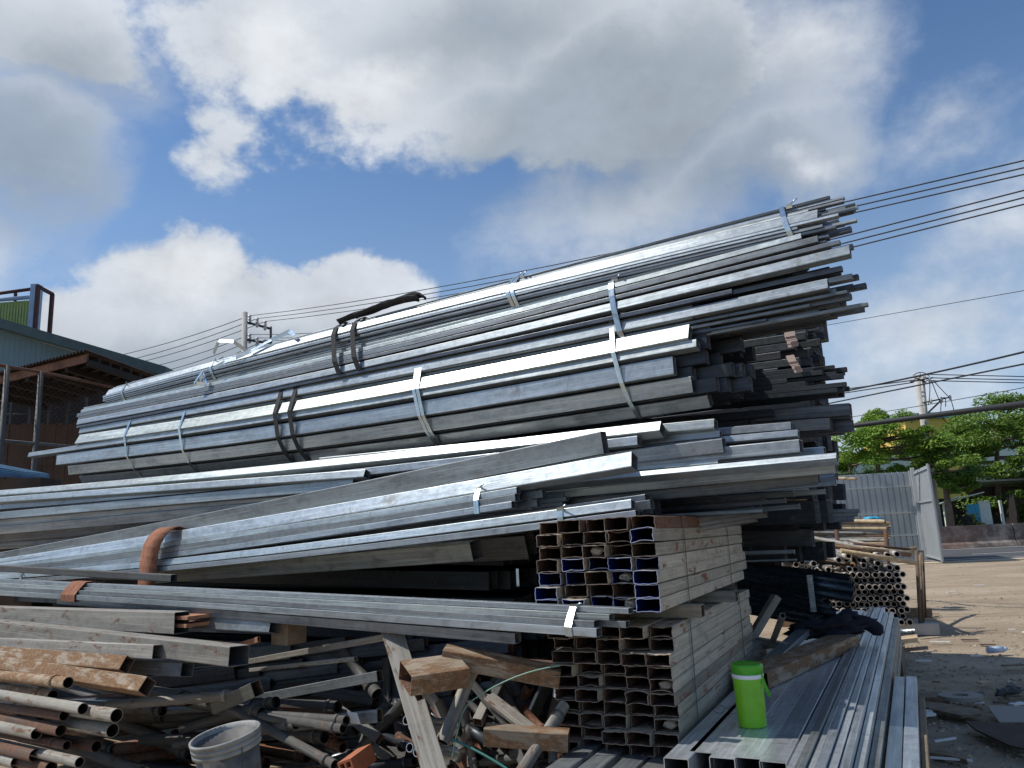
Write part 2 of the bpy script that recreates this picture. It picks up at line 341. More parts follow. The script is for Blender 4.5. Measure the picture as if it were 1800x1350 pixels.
# ------------------------------------------------------------------ mesh builder
class MB:
    def __init__(s): s.v = []; s.f = []; s.uv = []; s.mi = []; s.sm = []
    def face(s, idx, uvs=None, mi=0, sm=False):
        s.f.append(tuple(idx)); s.uv.append(uvs or [(0, 0)] * len(idx)); s.mi.append(mi); s.sm.append(sm)
    def box(s, c, ax, ay, az, mi=0):
        """c centre, ax ay az half-axis vectors"""
        o = len(s.v)
        for i in (-1, 1):
            for j in (-1, 1):
                for k in (-1, 1): s.v.append(V(c) + ax * i + ay * j + az * k)
        for q in ((0, 1, 3, 2), (4, 6, 7, 5), (0, 4, 5, 1), (2, 3, 7, 6), (0, 2, 6, 4), (1, 5, 7, 3)):
            s.face([o + t for t in q], [(s.v[o + t].dot(ax.normalized()) , s.v[o + t].dot(ay.normalized()) + s.v[o + t].dot(az.normalized())) for t in q], mi)
        return s
    def abox(s, lo, hi, mi=0):
        lo, hi = V(lo), V(hi); h = (hi - lo) / 2
        return s.box((lo + hi) / 2, V((h.x, 0, 0)), V((0, h.y, 0)), V((0, 0, h.z)), mi)
    def sweep(s, path, prof, frames, inner=None, mi=0, mi_in=1, mi_rim=None, smooth=False, caps=False, jit=None):
        """path: points; prof/inner: 2D loops (x=front,y=up); frames: list of (front,up)"""
        if mi_rim is None: mi_rim = mi
        n = len(prof); L = [0.0]
        for i in range(1, len(path)): L.append(L[-1] + (path[i] - path[i - 1]).length)
        def per(pf):
            d = [0.0]
            for i in range(len(pf)):
                a = pf[i]; b = pf[(i + 1) % len(pf)]; d.append(d[-1] + math.hypot(b[0] - a[0], b[1] - a[1]))
            return d
        def lay(pf, flip, mat, jt=None):
            o = len(s.v); d = per(pf)
            for k, (p, (f, u)) in enumerate(zip(path, frames)):
                for q, (x, y) in enumerate(pf):
                    s.v.append(p + f * x + u * y + (f * jt[k][q][0] + u * jt[k][q][1] if jt and jt[k] else V((0, 0, 0))))
            for k in range(len(path) - 1):
                for i in range(n):
                    j = (i + 1) % n
                    q = [o + k * n + i, o + k * n + j, o + (k + 1) * n + j, o + (k + 1) * n + i]
                    w = [(L[k], d[i]), (L[k], d[i + 1]), (L[k + 1], d[i + 1]), (L[k + 1], d[i])]
                    if flip: q.reverse(); w.reverse()
                    s.face(q, w, mat, smooth)
            return o
        o1 = lay(prof, False, mi, jit); e = (len(path) - 1) * n
        if inner:
            o2 = lay(inner, True, mi_in, jit)
            for base, fl in ((0, 1), (e, 0)):
                for i in range(n):
                    j = (i + 1) % n; q = [o1 + base + i, o2 + base + i, o2 + base + j, o1 + base + j]
                    if not fl: pass
                    s.face(q if fl == 0 else q[::-1], [(0, 0), (0, .01), (.02, .01), (.02, 0)], mi_rim)
        elif caps:
            s.face([o1 + i for i in range(n)][::-1], None, mi_rim); s.face([o1 + e + i for i in range(n)], None, mi_rim)
        return s
    def pipe(s, a, b, r, r2=None, seg=12, wall=None, mi=0, mi_in=1, caps=False, smooth=True, mid=None):
        a, b = V(a), V(b); path = [a, b] if mid is None else [a * (1 - t) ** 2 + V(mid) * 2 * t * (1 - t) + b * t * t for t in [i / 8 for i in range(9)]]
        fr = []
        for i, p in enumerate(path):
            t = (path[min(i + 1, len(path) - 1)] - path[max(i - 1, 0)]).normalized()
            x = t.orthogonal().normalized() if not fr else (fr[-1][0] - t * fr[-1][0].dot(t)).normalized()
            fr.append((x, t.cross(x)))
        o = len(s.v)
        cir = [(r * math.cos(2 * math.pi * i / seg), r * math.sin(2 * math.pi * i / seg)) for i in range(seg)]
        inn = [(x * (r - wall) / r, y * (r - wall) / r) for x, y in cir] if wall else None
        s.sweep(path, cir, fr, inn, mi, mi_in, None, smooth, caps)
        if r2 is not None:
            k = len(path) - 1
            for i in range(seg):
                q = s.v[o + k * seg + i]; s.v[o + k * seg + i] = b + (q - b) * (r2 / r)
        return s
    def build(s, name, mats, parent=None, origin=None, **tags):
        if isinstance(mats, str): mats = [mats]
        if parent is not None and origin is None: origin = parent.get('_o')
        if origin is None:
            lo = V([min(p[i] for p in s.v) for i in range(3)]); hi = V([max(p[i] for p in s.v) for i in range(3)])
            origin = V(((lo.x + hi.x) / 2, (lo.y + hi.y) / 2, lo.z))
        origin = V(origin)
        me = bpy.data.meshes.new(name); me.from_pydata([tuple(p - origin) for p in s.v], [], s.f)
        ul = me.uv_layers.new(name='uv'); flat = []
        for u in s.uv:
            for a in u: flat += [a[0], a[1]]
        ul.data.foreach_set('uv', flat)
        me.polygons.foreach_set('material_index', s.mi); me.polygons.foreach_set('use_smooth', s.sm)
        for mm in mats: me.materials.append(MATS[mm])
        me.update()
        ob = bpy.data.objects.new(name, me); COL.objects.link(ob)
        if parent is not None: ob.parent = parent; ob.location = origin - world_of(parent)
        else: ob.location = origin
        ORI[ob.name] = origin
        tag(ob, **tags); return ob
ORI = {}
def world_of(o):
    return ORI[o.name]
def tag(o, label=None, cat=None, group=None, kind=None):
    if label: o['label'] = label
    if cat: o['category'] = cat
    if group: o['group'] = group
    if kind: o['kind'] = kind
    return o
def thing(name, loc, label, cat, group=None):
    o = bpy.data.objects.new(name, None); o.empty_display_size = .1; COL.objects.link(o); o.location = V(loc); ORI[o.name] = V(loc)
    return tag(o, label, cat, group)

def rectprof(w, h, r=.004, k=2, sub=0):
    """loop of a rounded rectangle, x = front, y = up"""
    pts = []; r = min(r, w * .3, h * .3)
    for cx, cy, a0 in ((w / 2 - r, h / 2 - r, 0), (-w / 2 + r, h / 2 - r, 90), (-w / 2 + r, -h / 2 + r, 180), (w / 2 - r, -h / 2 + r, 270)):
        for i in range(k + 1):
            a = R(a0 + 90 * i / k); pts.append((cx + r * math.cos(a), cy + r * math.sin(a)))
        if sub:
            nx, ny, na = {0: (-w / 2 + r, h / 2 - r, 90), 90: (-w / 2 + r, -h / 2 + r, 180), 180: (w / 2 - r, -h / 2 + r, 270), 270: (w / 2 - r, h / 2 - r, 0)}[a0]
            p = pts[-1]; q = (nx + r * math.cos(R(na)), ny + r * math.sin(R(na)))
            for i in range(1, sub + 1):
                t = i / (sub + 1); pts.append((p[0] * (1 - t) + q[0] * t, p[1] * (1 - t) + q[1] * t))
    return pts
def frames_for(path, rot=0.):
    fr = []
    for i, p in enumerate(path):
        t = (path[min(i + 1, len(path) - 1)] - path[max(i - 1, 0)]).normalized()
        f = UP.cross(t); f = f.normalized()
        if f.dot(CAM - p) < 0: f = -f
        u = f.cross(t); u = u if u.z > 0 else -u
        a = R(rot); fr.append((f * math.cos(a) + u * math.sin(a), u * math.cos(a) - f * math.sin(a)))
    # keep orientation such that (front, up) is right handed about the path
    return fr
def orient(path, fr):
    t = (path[-1] - path[0]).normalized()
    return fr[0][0].cross(fr[0][1]).dot(t) > 0
def quad(a, b, sag, n=8):
    return [a.lerp(b, i / n) - UP * (sag * 4 * (i / n) * (1 - i / n)) for i in range(n + 1)]
def recttube(mb, path, w, h, rot=0., wall=.003, r=.004, mi=0, mi_in=1, dents=0, jitter=0, sub=0):
    if not orient(path, frames_for(path, rot)): path = path[::-1]
    fr = frames_for(path, rot)
    p1 = rectprof(w, h, r, 2, sub); p2 = rectprof(w - 2 * wall, h - 2 * wall, max(.001, r - wall), 2, sub)
    jit = None
    if jitter:
        jit = [None] * len(path)
        for e in (0, len(path) - 1):
            row = []; ph = random.random() * 6
            for (x, y) in p1:
                edge = (1 - min(1, abs(abs(x) - w / 2) / (.1 * w))) ; mid = max(0, 1 - (2 * x / w) ** 2)
                row.append((random.gauss(0, jitter * .45), (random.gauss(0, jitter * .5) - (jitter * 1.2 * mid * (1 if y > 0 else -1) * JS[0]))))
            jit[e] = row
    mb.sweep(path, p1, fr, p2, mi, mi_in, None, False, False, jit)
JS = [1.0]

def tube(label, A, B, c, hpx, wr=1.0, rot=0., sag=0., mat='galv', name='steel_tube', cat='steel tube', group=None, wall=.003, inner='inner_grey', w=None, cA=None, depth_up=0.):
    """a loose tube: front face centre runs from pixel A to pixel B in a plane parallel to the pile front; hpx = face height in px at B"""
    a = PL(A[0], A[1], cA or c); b = PL(B[0], B[1], c); h = hpx * mpp(b); w = w or h * wr
    back = -NF * (w / 2)
    path = quad(a + back, b + back, sag)
    mb = MB(); recttube(mb, path, w, h, rot, wall, .005 if h > .05 else .002)
    return mb.build(name, [mat, inner], None, None, label=label, cat=cat, group=group)

def hull(pts):
    pts = sorted(set(pts)); 
    def half(ps):
        o = []
        for p in ps:
            while len(o) > 1 and (o[-1][0] - o[-2][0]) * (p[1] - o[-2][1]) - (o[-1][1] - o[-2][1]) * (p[0] - o[-2][0]) <= 0: o.pop()
            o.append(p)
        return o
    a = half(pts); b = half(pts[::-1]); return a[:-1] + b[:-1]
def ribbon(mb, P, f, u, t, loop, wid, off, th=.0015, skew=0.):
    """closed band round a hull loop [(x,y)] at station P"""
    n = len(loop); cx = sum(p[0] for p in loop) / n; cy = sum(p[1] for p in loop) / n
    # resample/offset
    pts = []
    for i, (x, y) in enumerate(loop):
        a = loop[i - 1]; b = loop[(i + 1) % n]
        n1 = V((y - a[1], a[0] - x, 0)).normalized() if (x, y) != a else V((0, 0, 0)); n2 = V((b[1] - y, x - b[0], 0)).normalized()
        nn = (n1 + n2).normalized()
        pts.append((x + nn.x * off, y + nn.y * off, nn))
    o = len(mb.v); d = 0
    for (x, y, nn) in pts:
        for k, (sx, so) in enumerate(((-1, 0), (1, 0), (1, 1), (-1, 1))):
            mb.v.append(P + f * (x + nn.x * th * so) + u * (y + nn.y * th * so) + t * (sx * wid / 2 + skew * (y - cy)))
    for i in range(n):
        j = (i + 1) % n; L = math.hypot(pts[j][0] - pts[i][0], pts[j][1] - pts[i][1])
        for a, b in ((0, 1), (1, 2), (2, 3), (3, 0)):
            mb.face([o + 4 * i + a, o + 4 * j + a, o + 4 * j + b, o + 4 * i + b], [(d, a * wid), (d + L, a * wid), (d + L, b * wid), (d, b * wid)], 0)
        d += L

BR = random.Random(99)
class Bundle:
    def __init__(s, name, label, Rp, Lp, c, cells, sag=0., mat='galv', partname='square_tube', group=None, cat='tube bundle', inner='inner_grey', cL=None, mats=None):
        s.a = PL(*Lp, cL or c); s.b = PL(*Rp, c); s.sag = sag; s.t = (s.b - s.a).normalized(); s.len = (s.b - s.a).length
        s.cells = cells
        zmin = min(s.a.z, s.b.z) - .1
        s.root = thing(name, V(((s.a.x + s.b.x) / 2, (s.a.y + s.b.y) / 2, zmin)), label, cat, group)
        fr = frames_for([s.a, s.b]); s.f, s.u = fr[0]
        for i, cell in enumerate(cells):
            x, y, w, h, rot, eR, eL = cell[:7]; mm = cell[7] if len(cell) > 7 else mat
            fl = cell[8] if len(cell) > 8 else 0     # fan: extra rise at the right end
            off = s.f * (x - 0) + s.u * y
            p = quad(s.a, s.b, s.sag)
            p = [q + off for q in p]
            p[0] = p[0] - s.t * eL; 
            tb = (p[-1] - p[-2]).normalized(); p[-1] = p[-1] + tb * eR
            bw = BR.gauss(0, .0035); bh = BR.gauss(0, .004)
            for k in range(len(p)):
                ww = math.sin(math.pi * k / (len(p) - 1)) ** 2; p[k] = p[k] + s.u * (bh * ww) + s.f * (bw * ww)
            if fl:
                for k in range(len(p)): p[k] = p[k] + s.u * fl * (k / (len(p) - 1)) ** 2
            mb = MB(); recttube(mb, p, w, h, rot, .002 if h < .05 else .003, .004 if h > .045 else .002)
            mb.build(partname, [mm, inner], s.root)
    def station(s, tt):
        p = quad(s.a, s.b, s.sag, 40); k = tt * 40; i = min(39, max(0, int(k))); return p[i].lerp(p[i + 1], k - i)
    def at(s, px):
        best = min((abs(proj(s.station(k / 300))[0] - px), k / 300) for k in range(301)); return best[1]
    def loop(s, sel=None, tt=1.0):
        pts = []
        for cell in s.cells:
            if sel and not sel(cell): continue
            x, y, w, h, rot = cell[:5]; a = R(rot); fl = cell[8] if len(cell) > 8 else 0
            for sx in (-.5, .5):
                for sy in (-.5, .5):
                    pts.append((x + sx * w * math.cos(a) - sy * h * math.sin(a), y + fl * tt * tt + sx * w * math.sin(a) + sy * h * math.cos(a)))
        return hull([(round(a, 4), round(b, 4)) for a, b in pts])
    def strap(s, tt, wid=.032, mat='band', double=False, sel=None, skew=0., name='steel_band', clip=True):
        lp = s.loop(sel, tt)
        for k in ((-.5, .5) if double else (0,)):
            mb = MB(); P = s.station(tt) + s.t * (k * wid * 1.25)
            ribbon(mb, P, s.f, s.u, s.t, lp, wid, .003, skew=skew)
            if clip:  # crimped seal and a bent tail on the upper front
                top = max(lp, key=lambda q: q[1] * .8 + q[0] * .6); q = P + s.f * (top[0] + .004) + s.u * (top[1] + .004)
                mb.box(q - s.u * .008, s.t * wid * .6, (s.f * .3 + s.u).normalized() * .012, (s.f - s.u * .3).normalized() * .004)
                mb.pipe(q, q + s.t * .05 + s.f * .03 + s.u * .012, .004, seg=4, caps=True)
            mb.build(name, [mat], s.root)
    def sling(s, tt, wid, mat, label, name='lifting_sling', group=None, sel=None, skew=0., off=.006, extra=()):
        lp = s.loop(sel, tt); lp = hull(lp + list(extra)) if extra else lp
        mb = MB(); ribbon(mb, s.station(tt), s.f, s.u, s.t, lp, wid, off, .004, skew=skew)
        return mb.build(name, [mat], label=label, cat='sling', group=group)

exec_order = []
# ================================================================== SETTING
def setting():
    mb = MB(); n = 64; S = 700
    # ground sheet: fine near the yard, coarse far away, gently uneven
    xs = sorted(set([-S, -300, -120, -60, -40] + [i * .6 for i in range(-50, 70)] + [60, 120, 300, S]))
    ys = sorted(set([-60, -20] + [i * .6 for i in range(-6, 43)] + [27, 29, 31, 60, 120, 300, S * 1.5]))
    for y in ys:
        for x in xs:
            k = 1 if -30 < x < 41 and -4 < y < 26 else 0
            z = mnoise.noise(V((x * .45, y * .6, 0))) * .05 * k + mnoise.noise(V((x * 1.7, y * 1.7, 3))) * .018 * k - .02
            mb.v.append(V((x, y, z)))
    w = len(xs)
    for j in range(len(ys) - 1):
        for i in range(w - 1): mb.face([j * w + i, j * w + i + 1, (j + 1) * w + i + 1, (j + 1) * w + i], sm=True)
    mb.build('ground', ['dirt'], origin=(0, 0, 0), kind='structure')
    # road beyond the gate, running left to right
    ry0, ry1 = 27.6, 37.5
    mb = MB(); mb.abox((-60, ry0, -.2), (160, ry1, .012)); mb.build('road', ['asphalt'], kind='structure')
    mb = MB(); mb.abox((-60, ry0 - .9, -.2), (160, ry0, .006)); mb.build('road_shoulder', ['sand_edge'], kind='structure')
    mb = MB(); mb.abox((-60, ry1 - .75, -.1), (160, ry1 - .6, .016)); mb.abox((-60, ry0 + .5, -.1), (160, ry0 + .62, .016))
    for i in range(-8, 24): mb.abox((i * 6, 31.4, -.1), (i * 6 + 3, 31.52, .016))
    mb.build('road_markings', ['road_white'], kind='structure')
    mb = MB(); mb.abox((-60, 39.4, -.2), (160, 72, .05)); mb.build('far_verge', ['grass'], kind='structure')
setting()

def wall_far():
    mb = MB(); prof = [(-.28, 0), (.28, 0), (.22, .18), (.13, .30), (.11, 1.05), (-.11, 1.05), (-.13, .30), (-.22, .18)]
    for i in range(40):
        x0 = -40 + i * 4.0; path = [V((x0 + .02, 38.3, 0)), V((x0 + 3.97, 38.3, 0))]
        fr = [(V((0, -1, 0)), UP)] * 2
        mb.sweep(path[::-1], prof, fr, None, 0, 0, None, False, True)
    mb.build('road_barrier', ['barrier'], label='long low stained concrete barrier along the middle of the road', cat='barrier')
wall_far()

def gate():
    H = 3.3
    def panel(name, P0, P1, label, bars, post_at):
        d = (P1 - P0); d.z = 0; L = d.length; d.normalize(); nrm = V((-d.y, d.x, 0)); nrm = nrm if nrm.dot(CAM - P0) > 0 else -nrm
        r = thing('gate_leaf', P0, label, 'gate', 'leaves of the grey sheet-metal gate')
        mb = MB(); pit = .22; k = int(L / pit); pts = []
        for i in range(k):
            x = i * L / k; st = L / k
            pts += [(x, 0), (x + st * .72, 0), (x + st * .8, .035), (x + st * .92, .035)]
        pts.append((L, 0))
        for z in (0.06, H): 
            for x, y in pts: mb.v.append(P0 + d * x + nrm * (y * -1) + UP * z)
        for z in (0.06, H):
            for x, y in pts: mb.v.append(P0 + d * x + nrm * (y * -1 - .004) + UP * z)
        n = len(pts)
        for i in range(n - 1): mb.face([i, i + 1, n + i + 1, n + i]); mb.face([2 * n + i + 1, 2 * n + i, 3 * n + i, 3 * n + i + 1])
        mb.build('corrugated_sheet', ['gate_grey'], r)
        mb = MB()
        for z in bars: mb.box(P0 + d * L / 2 + nrm * .03 + UP * z, d * L / 2 * .98, nrm * .02, UP * .03)
        for x in (.03, L - .03): mb.box(P0 + d * x + nrm * .03 + UP * (H / 2 + .03), d * .035, nrm * .025, UP * (H / 2))
        mb.build('frame', ['gate_frame'], r)
        if post_at is not None:
            mb = MB(); mb.box(P0 + d * post_at + nrm * .06 + UP * (H * .52), d * .1, nrm * .06, UP * (H * .52)); mb.build('hinge_post', ['gate_frame'], r)
        return r
    yA = 30.6
    a = AY(1405, 880, yA); a.z = 0; b = AY(1607, 880, yA - .6); b.z = 0
    panel('g', a, b, 'wide grey corrugated gate leaf with horizontal rails, behind the pipe stacks', (.9, 1.75, 2.75), None)
    c = AZ(1658, 990, 0.0); c.z = 0; b2 = b + V((.12, -.05, 0))
    panel('g', b2, c, 'narrow grey gate leaf swung open towards the yard, right of the wide leaf', (.12, 2.1, 3.2), .12)
gate()

def wires_and_poles():
    # utility pole over the left end of the pile
    base = AY(432, 640, 28); base.z = 0; top = AY(430.5, 549, 28)
    r = thing('utility_pole', base, 'weathered concrete utility pole rising behind the silver tube pile', 'utility pole')
    mb = MB(); mb.pipe(base, top, .14, .10, caps=True, seg=10); mb.build('pole', ['concrete_pole'], r)
    ends = []
    for ly, lx in ((top.z - .22, (448, 460, 475)), (top.z - 1.15, (448, 458, 470))):
        pass
    arms = [((432, 566), (476, 578)), ((432, 597), (478, 604))]
    for (ax, ay), (bx, by) in arms:
        A = AY(ax, ay, 28); B = AY(bx, by, 28.6); mb = MB(); mb.pipe(A, B, .05, seg=4, caps=True)
        mb.build('crossarm', ['iron_dark'], r)
    A = AY(476, 574, 28.6); B = AY(476, 603, 28.6); mb = MB(); mb.pipe(A, B, .05, seg=4, caps=True); mb.build('brace', ['iron_dark'], r)
    att = [(439, 557), (452, 562), (466, 567), (439, 590), (452, 596), (466, 600)]
    for (px, py) in att:
        P = AY(px, py, 28.2); mb = MB()
        mb.pipe(P + UP * .07, P - UP * .3, .03, seg=6, caps=True)
        for k in range(3): mb.pipe(P + UP * (.05 - k * .12), P + UP * (-.06 - k * .12), .075, .045, seg=8, caps=True)
        mb.build('insulator', ['insulator'], r)
    # right hand spans: pole -> over the yard
    rightY = [283, 296, 308, 333, 346, 358]; sag = [.55, .5, .45, .5, .45, .4]
    leftY = [(215, 615), (240, 621), (255, 626), (275, 634), (295, 642), (310, 650)]
    for i, (px, py) in enumerate(att):
        a = AY(px, py - 2, 28.2); b = AY(1900, rightY[i] - 24, 9.5)
        mb = MB(); pth_mid = (a + b) / 2 - UP * (.55 if i < 3 else 1.2)
        mb.pipe(a, b, .011, seg=6, mid=pth_mid); 
        mb.build('power_line', ['wire_black'], label='%s power line of the %s set, left pole to the upper right corner' % (('top', 'middle', 'lowest')[i % 3], ('upper', 'lower')[i // 3]), cat='power line', group='power lines crossing behind the pile')
        l = AY(*leftY[i], 34); l2 = l + (l - a) * .6
        mb = MB(); mb.pipe(a, l2, .015, seg=6, mid=(a + l2) / 2 - UP * .5)
        mb.build('power_line', ['wire_black'], label='%s wire of the %s set, from the left pole down to the warehouse roof' % (('top', 'middle', 'lowest')[i % 3], ('upper', 'lower')[i // 3]), cat='power line', group='power lines left of the pole')
    # right pole
    b0 = AY(1636, 840, 42.5); b0.z = 0; t0 = AY(1612, 661, 42.5)
    r = thing('utility_pole', b0, 'slender grey utility pole with tangled wires rising through the trees by the gate', 'utility pole')
    mb = MB(); mb.pipe(b0, t0, .22, .15, caps=True, seg=10); mb.build('pole', ['concrete_pole'], r)
    mb = MB(); q0 = AY(1621, 700, 40.8); q1 = AY(1621, 660, 40.8); mb.pipe(q0 - UP * 2, q1, .1, caps=True, seg=8); mb.build('standoff_post', ['concrete_pole'], r)
    for A, B in (((1606, 663), (1628, 672)), ((1622, 708), (1672, 698)), ((1632, 725), (1655, 703)), ((1600, 671), (1640, 664))):
        mb = MB(); mb.pipe(AY(*A, 40.7), AY(*B, 40.7), .05, seg=4, caps=True); mb.build('crossarm', ['iron_dark'], r)
    for px, py in ((1609, 662), (1617, 659), (1626, 662), (1634, 667), (1636, 704), (1655, 701), (1670, 698)):
        P = AY(px, py, 40.5); mb = MB(); mb.pipe(P - UP * .15, P + UP * .1, .07, .05, seg=8, caps=True); mb.build('insulator', ['insulator'], r)
    for A, M, B in (((1634, 668), (1636, 690), (1632, 712)), ((1637, 668), (1645, 690), (1655, 712)), ((1640, 668), (1655, 685), (1670, 700)), ((1670, 698), (1676, 715), (1680, 735)), ((1656, 702), (1648, 735), (1668, 745)), ((1605, 660), (1620, 648), (1634, 662)), ((1655, 703), (1664, 690), (1662, 715))):
        mb = MB(); mb.pipe(AY(*A, 40.5), AY(*B, 40.5), .022, seg=5, mid=AY(*M, 40.5)); mb.build('jumper_wire', ['wire_black'], r)
    def wire(A, B, ya, yb, rad, label, mid=None, ym=None, g='wires of the right-hand pole'):
        a = AY(*A, ya); b = AY(*B, yb); m = None
        if mid: q = AY(*mid, ym); m = 2 * q - (a + b) / 2
        mb = MB(); mb.pipe(a, b, rad, seg=8, mid=m); mb.build('power_line', ['wire_black'], label=label, cat='power line', group=g)
    wire((1380, 708), (1850, 606), 48, 30, .045, 'thick black line passing just over the top of the right-hand pole', (1614, 661), 38)
    wire((1400, 695), (1608, 668), 48, 40.6, .03, 'upper thin wire reaching the right-hand pole from the pile side')
    wire((1400, 704), (1606, 672), 48, 40.6, .03, 'lower thin wire reaching the right-hand pole from the pile side')
    wire((1380, 725), (1850, 630), 46, 27, .035, 'black line crossing the right-hand pole a little below its top', (1640, 672), 35)
    for i, y in enumerate((662, 668, 673)):
        wire((1628, y - 4), (1850, y + 1), 40.6, 39, .025, ('highest', 'middle', 'lowest')[i] + ' of the three level wires leaving the right-hand pole to the right')
    wire((1400, 748), (1850, 672), 44, 30, .016, 'very thin wire just above the thick sagging cable over the trees', (1620, 713), 37)
    wire((1340, 770), (1860, 702), 33, 21, .095, 'thick black bundled cable sagging in front of the tree tops', (1610, 734), 27)
    wire((1400, 581), (1850, 502), 36, 24, .012, 'single thin wire high right of the tube ends against the sky')
wires_and_poles()

def warehouse():
    Y = 17.5
    def P(x, y, yy=Y): return AY(x, y, yy)
    a = P(-260, 487); b = P(292, 648)
    r = thing('warehouse', V(((a.x + b.x) / 2, Y + 5, 0)), 'teal-walled warehouse with a dark sloping roof edge behind the brown shed', 'warehouse')
    mb = MB(); ns = 60
    # ribbed gable wall
    for i in range(ns):
        x0 = a.x + (b.x - a.x) * i / ns; x1 = a.x + (b.x - a.x) * (i + .82) / ns; x2 = a.x + (b.x - a.x) * (i + 1) / ns
        z = lambda x: a.z + (b.z - a.z) * (x - a.x) / (b.x - a.x) - .25
        o = len(mb.v); 
        for xx, yy in ((x0, 0), (x1, 0), (x1, .003), (x2, .003)):
            mb.v += [V((xx, Y + yy, 0)), V((xx, Y + yy, z(xx)))]
        for k in range(3): mb.face([o + 2 * k, o + 2 * k + 2, o + 2 * k + 3, o + 2 * k + 1])
    mb.abox((a.x, Y + .05, 0), (b.x, Y + .15, b.z - .4)); mb.abox((b.x - .1, Y + .15, 0), (b.x, Y + 14, b.z - .35))
    mb.build('wall', ['teal_wall'], r)
    d = (b - a); mb = MB(); path = [a - V((0, .55, 0)), b - V((0, .55, 0)) + d.normalized() * .25]
    o = len(mb.v)
    for p in path:
        for (yy, zz) in ((0, 0), (0, -.22), (14.6, -.22), (14.6, 0)): mb.v.append(p + V((0, yy, zz)))
    for q in ((0, 1, 5, 4), (1, 2, 6, 5), (2, 3, 7, 6), (3, 0, 4, 7), (0, 3, 2, 1), (4, 5, 6, 7)): mb.face([o + t for t in q])
    mb.build('roof', ['verge'], r)
    # rooftop cabin with open frame
    Y2 = 20
    cz = lambda px, py: AY(px, py, Y2)
    r2 = thing('rooftop_cabin', AY(30, 576, Y2), 'yellow-green corrugated rooftop cabin with a dark red steel frame', 'rooftop cabin')
    A = cz(-120, 590); B = cz(56, 590); zt = lambda x: cz(-120, 541).z + (cz(56, 527).z - cz(-120, 541).z) * (x - A.x) / (B.x - A.x)
    mb = MB(); k = 34
    for i in range(k):
        x0 = A.x + (B.x - A.x) * i / k; x1 = A.x + (B.x - A.x) * (i + .6) / k; x2 = A.x + (B.x - A.x) * (i + 1) / k; o = len(mb.v)
        for xx, yy in ((x0, 0), (x1, 0), (x1, .05), (x2, .05)): mb.v += [V((xx, Y2 + yy, A.z - 1.2)), V((xx, Y2 + yy, zt(xx)))]
        for j in range(3): mb.face([o + 2 * j, o + 2 * j + 2, o + 2 * j + 3, o + 2 * j + 1])
    mb.build('corrugated_wall', ['yellowgreen'], r2)
    mb = MB(); mb.box(cz(60.5, 560) - UP * .0, V((.1, 0, 0)), V((0, .12, 0)), UP * .95); q0 = cz(-120, 541); q1 = cz(62, 526)
    mb.pipe(q0 + V((0, -.05, .05)), q1 + V((0, -.05, .05)), .06, seg=4, caps=True); mb.build('pale_trim', ['pale_blue_frame'], r2)
    mb = MB(); q = cz(71, 506); mb.box(V((q.x, Y2 - .1, q.z - 1.15)), V((.04, 0, 0)), V((0, .05, 0)), UP * 1.2)
    q0 = cz(-120, 553); mb.pipe(q0 + V((0, 0, .35)), V((q.x, Y2, q.z)), .05, seg=4, caps=True); mb.box(V((q.x, Y2 + .55, q.z - 1.15)), V((.04, 0, 0)), V((0, .05, 0)), UP * 1.15)
    mb.box(V((q.x, Y2 + .25, q.z)), V((.04, 0, 0)), V((0, .32, 0)), UP * .04); mb.box(cz(27, 522), V((.03, 0, 0)), V((0, .03, 0)), UP * .12)
    mb.build('frame', ['red_iron'], r2)
warehouse()

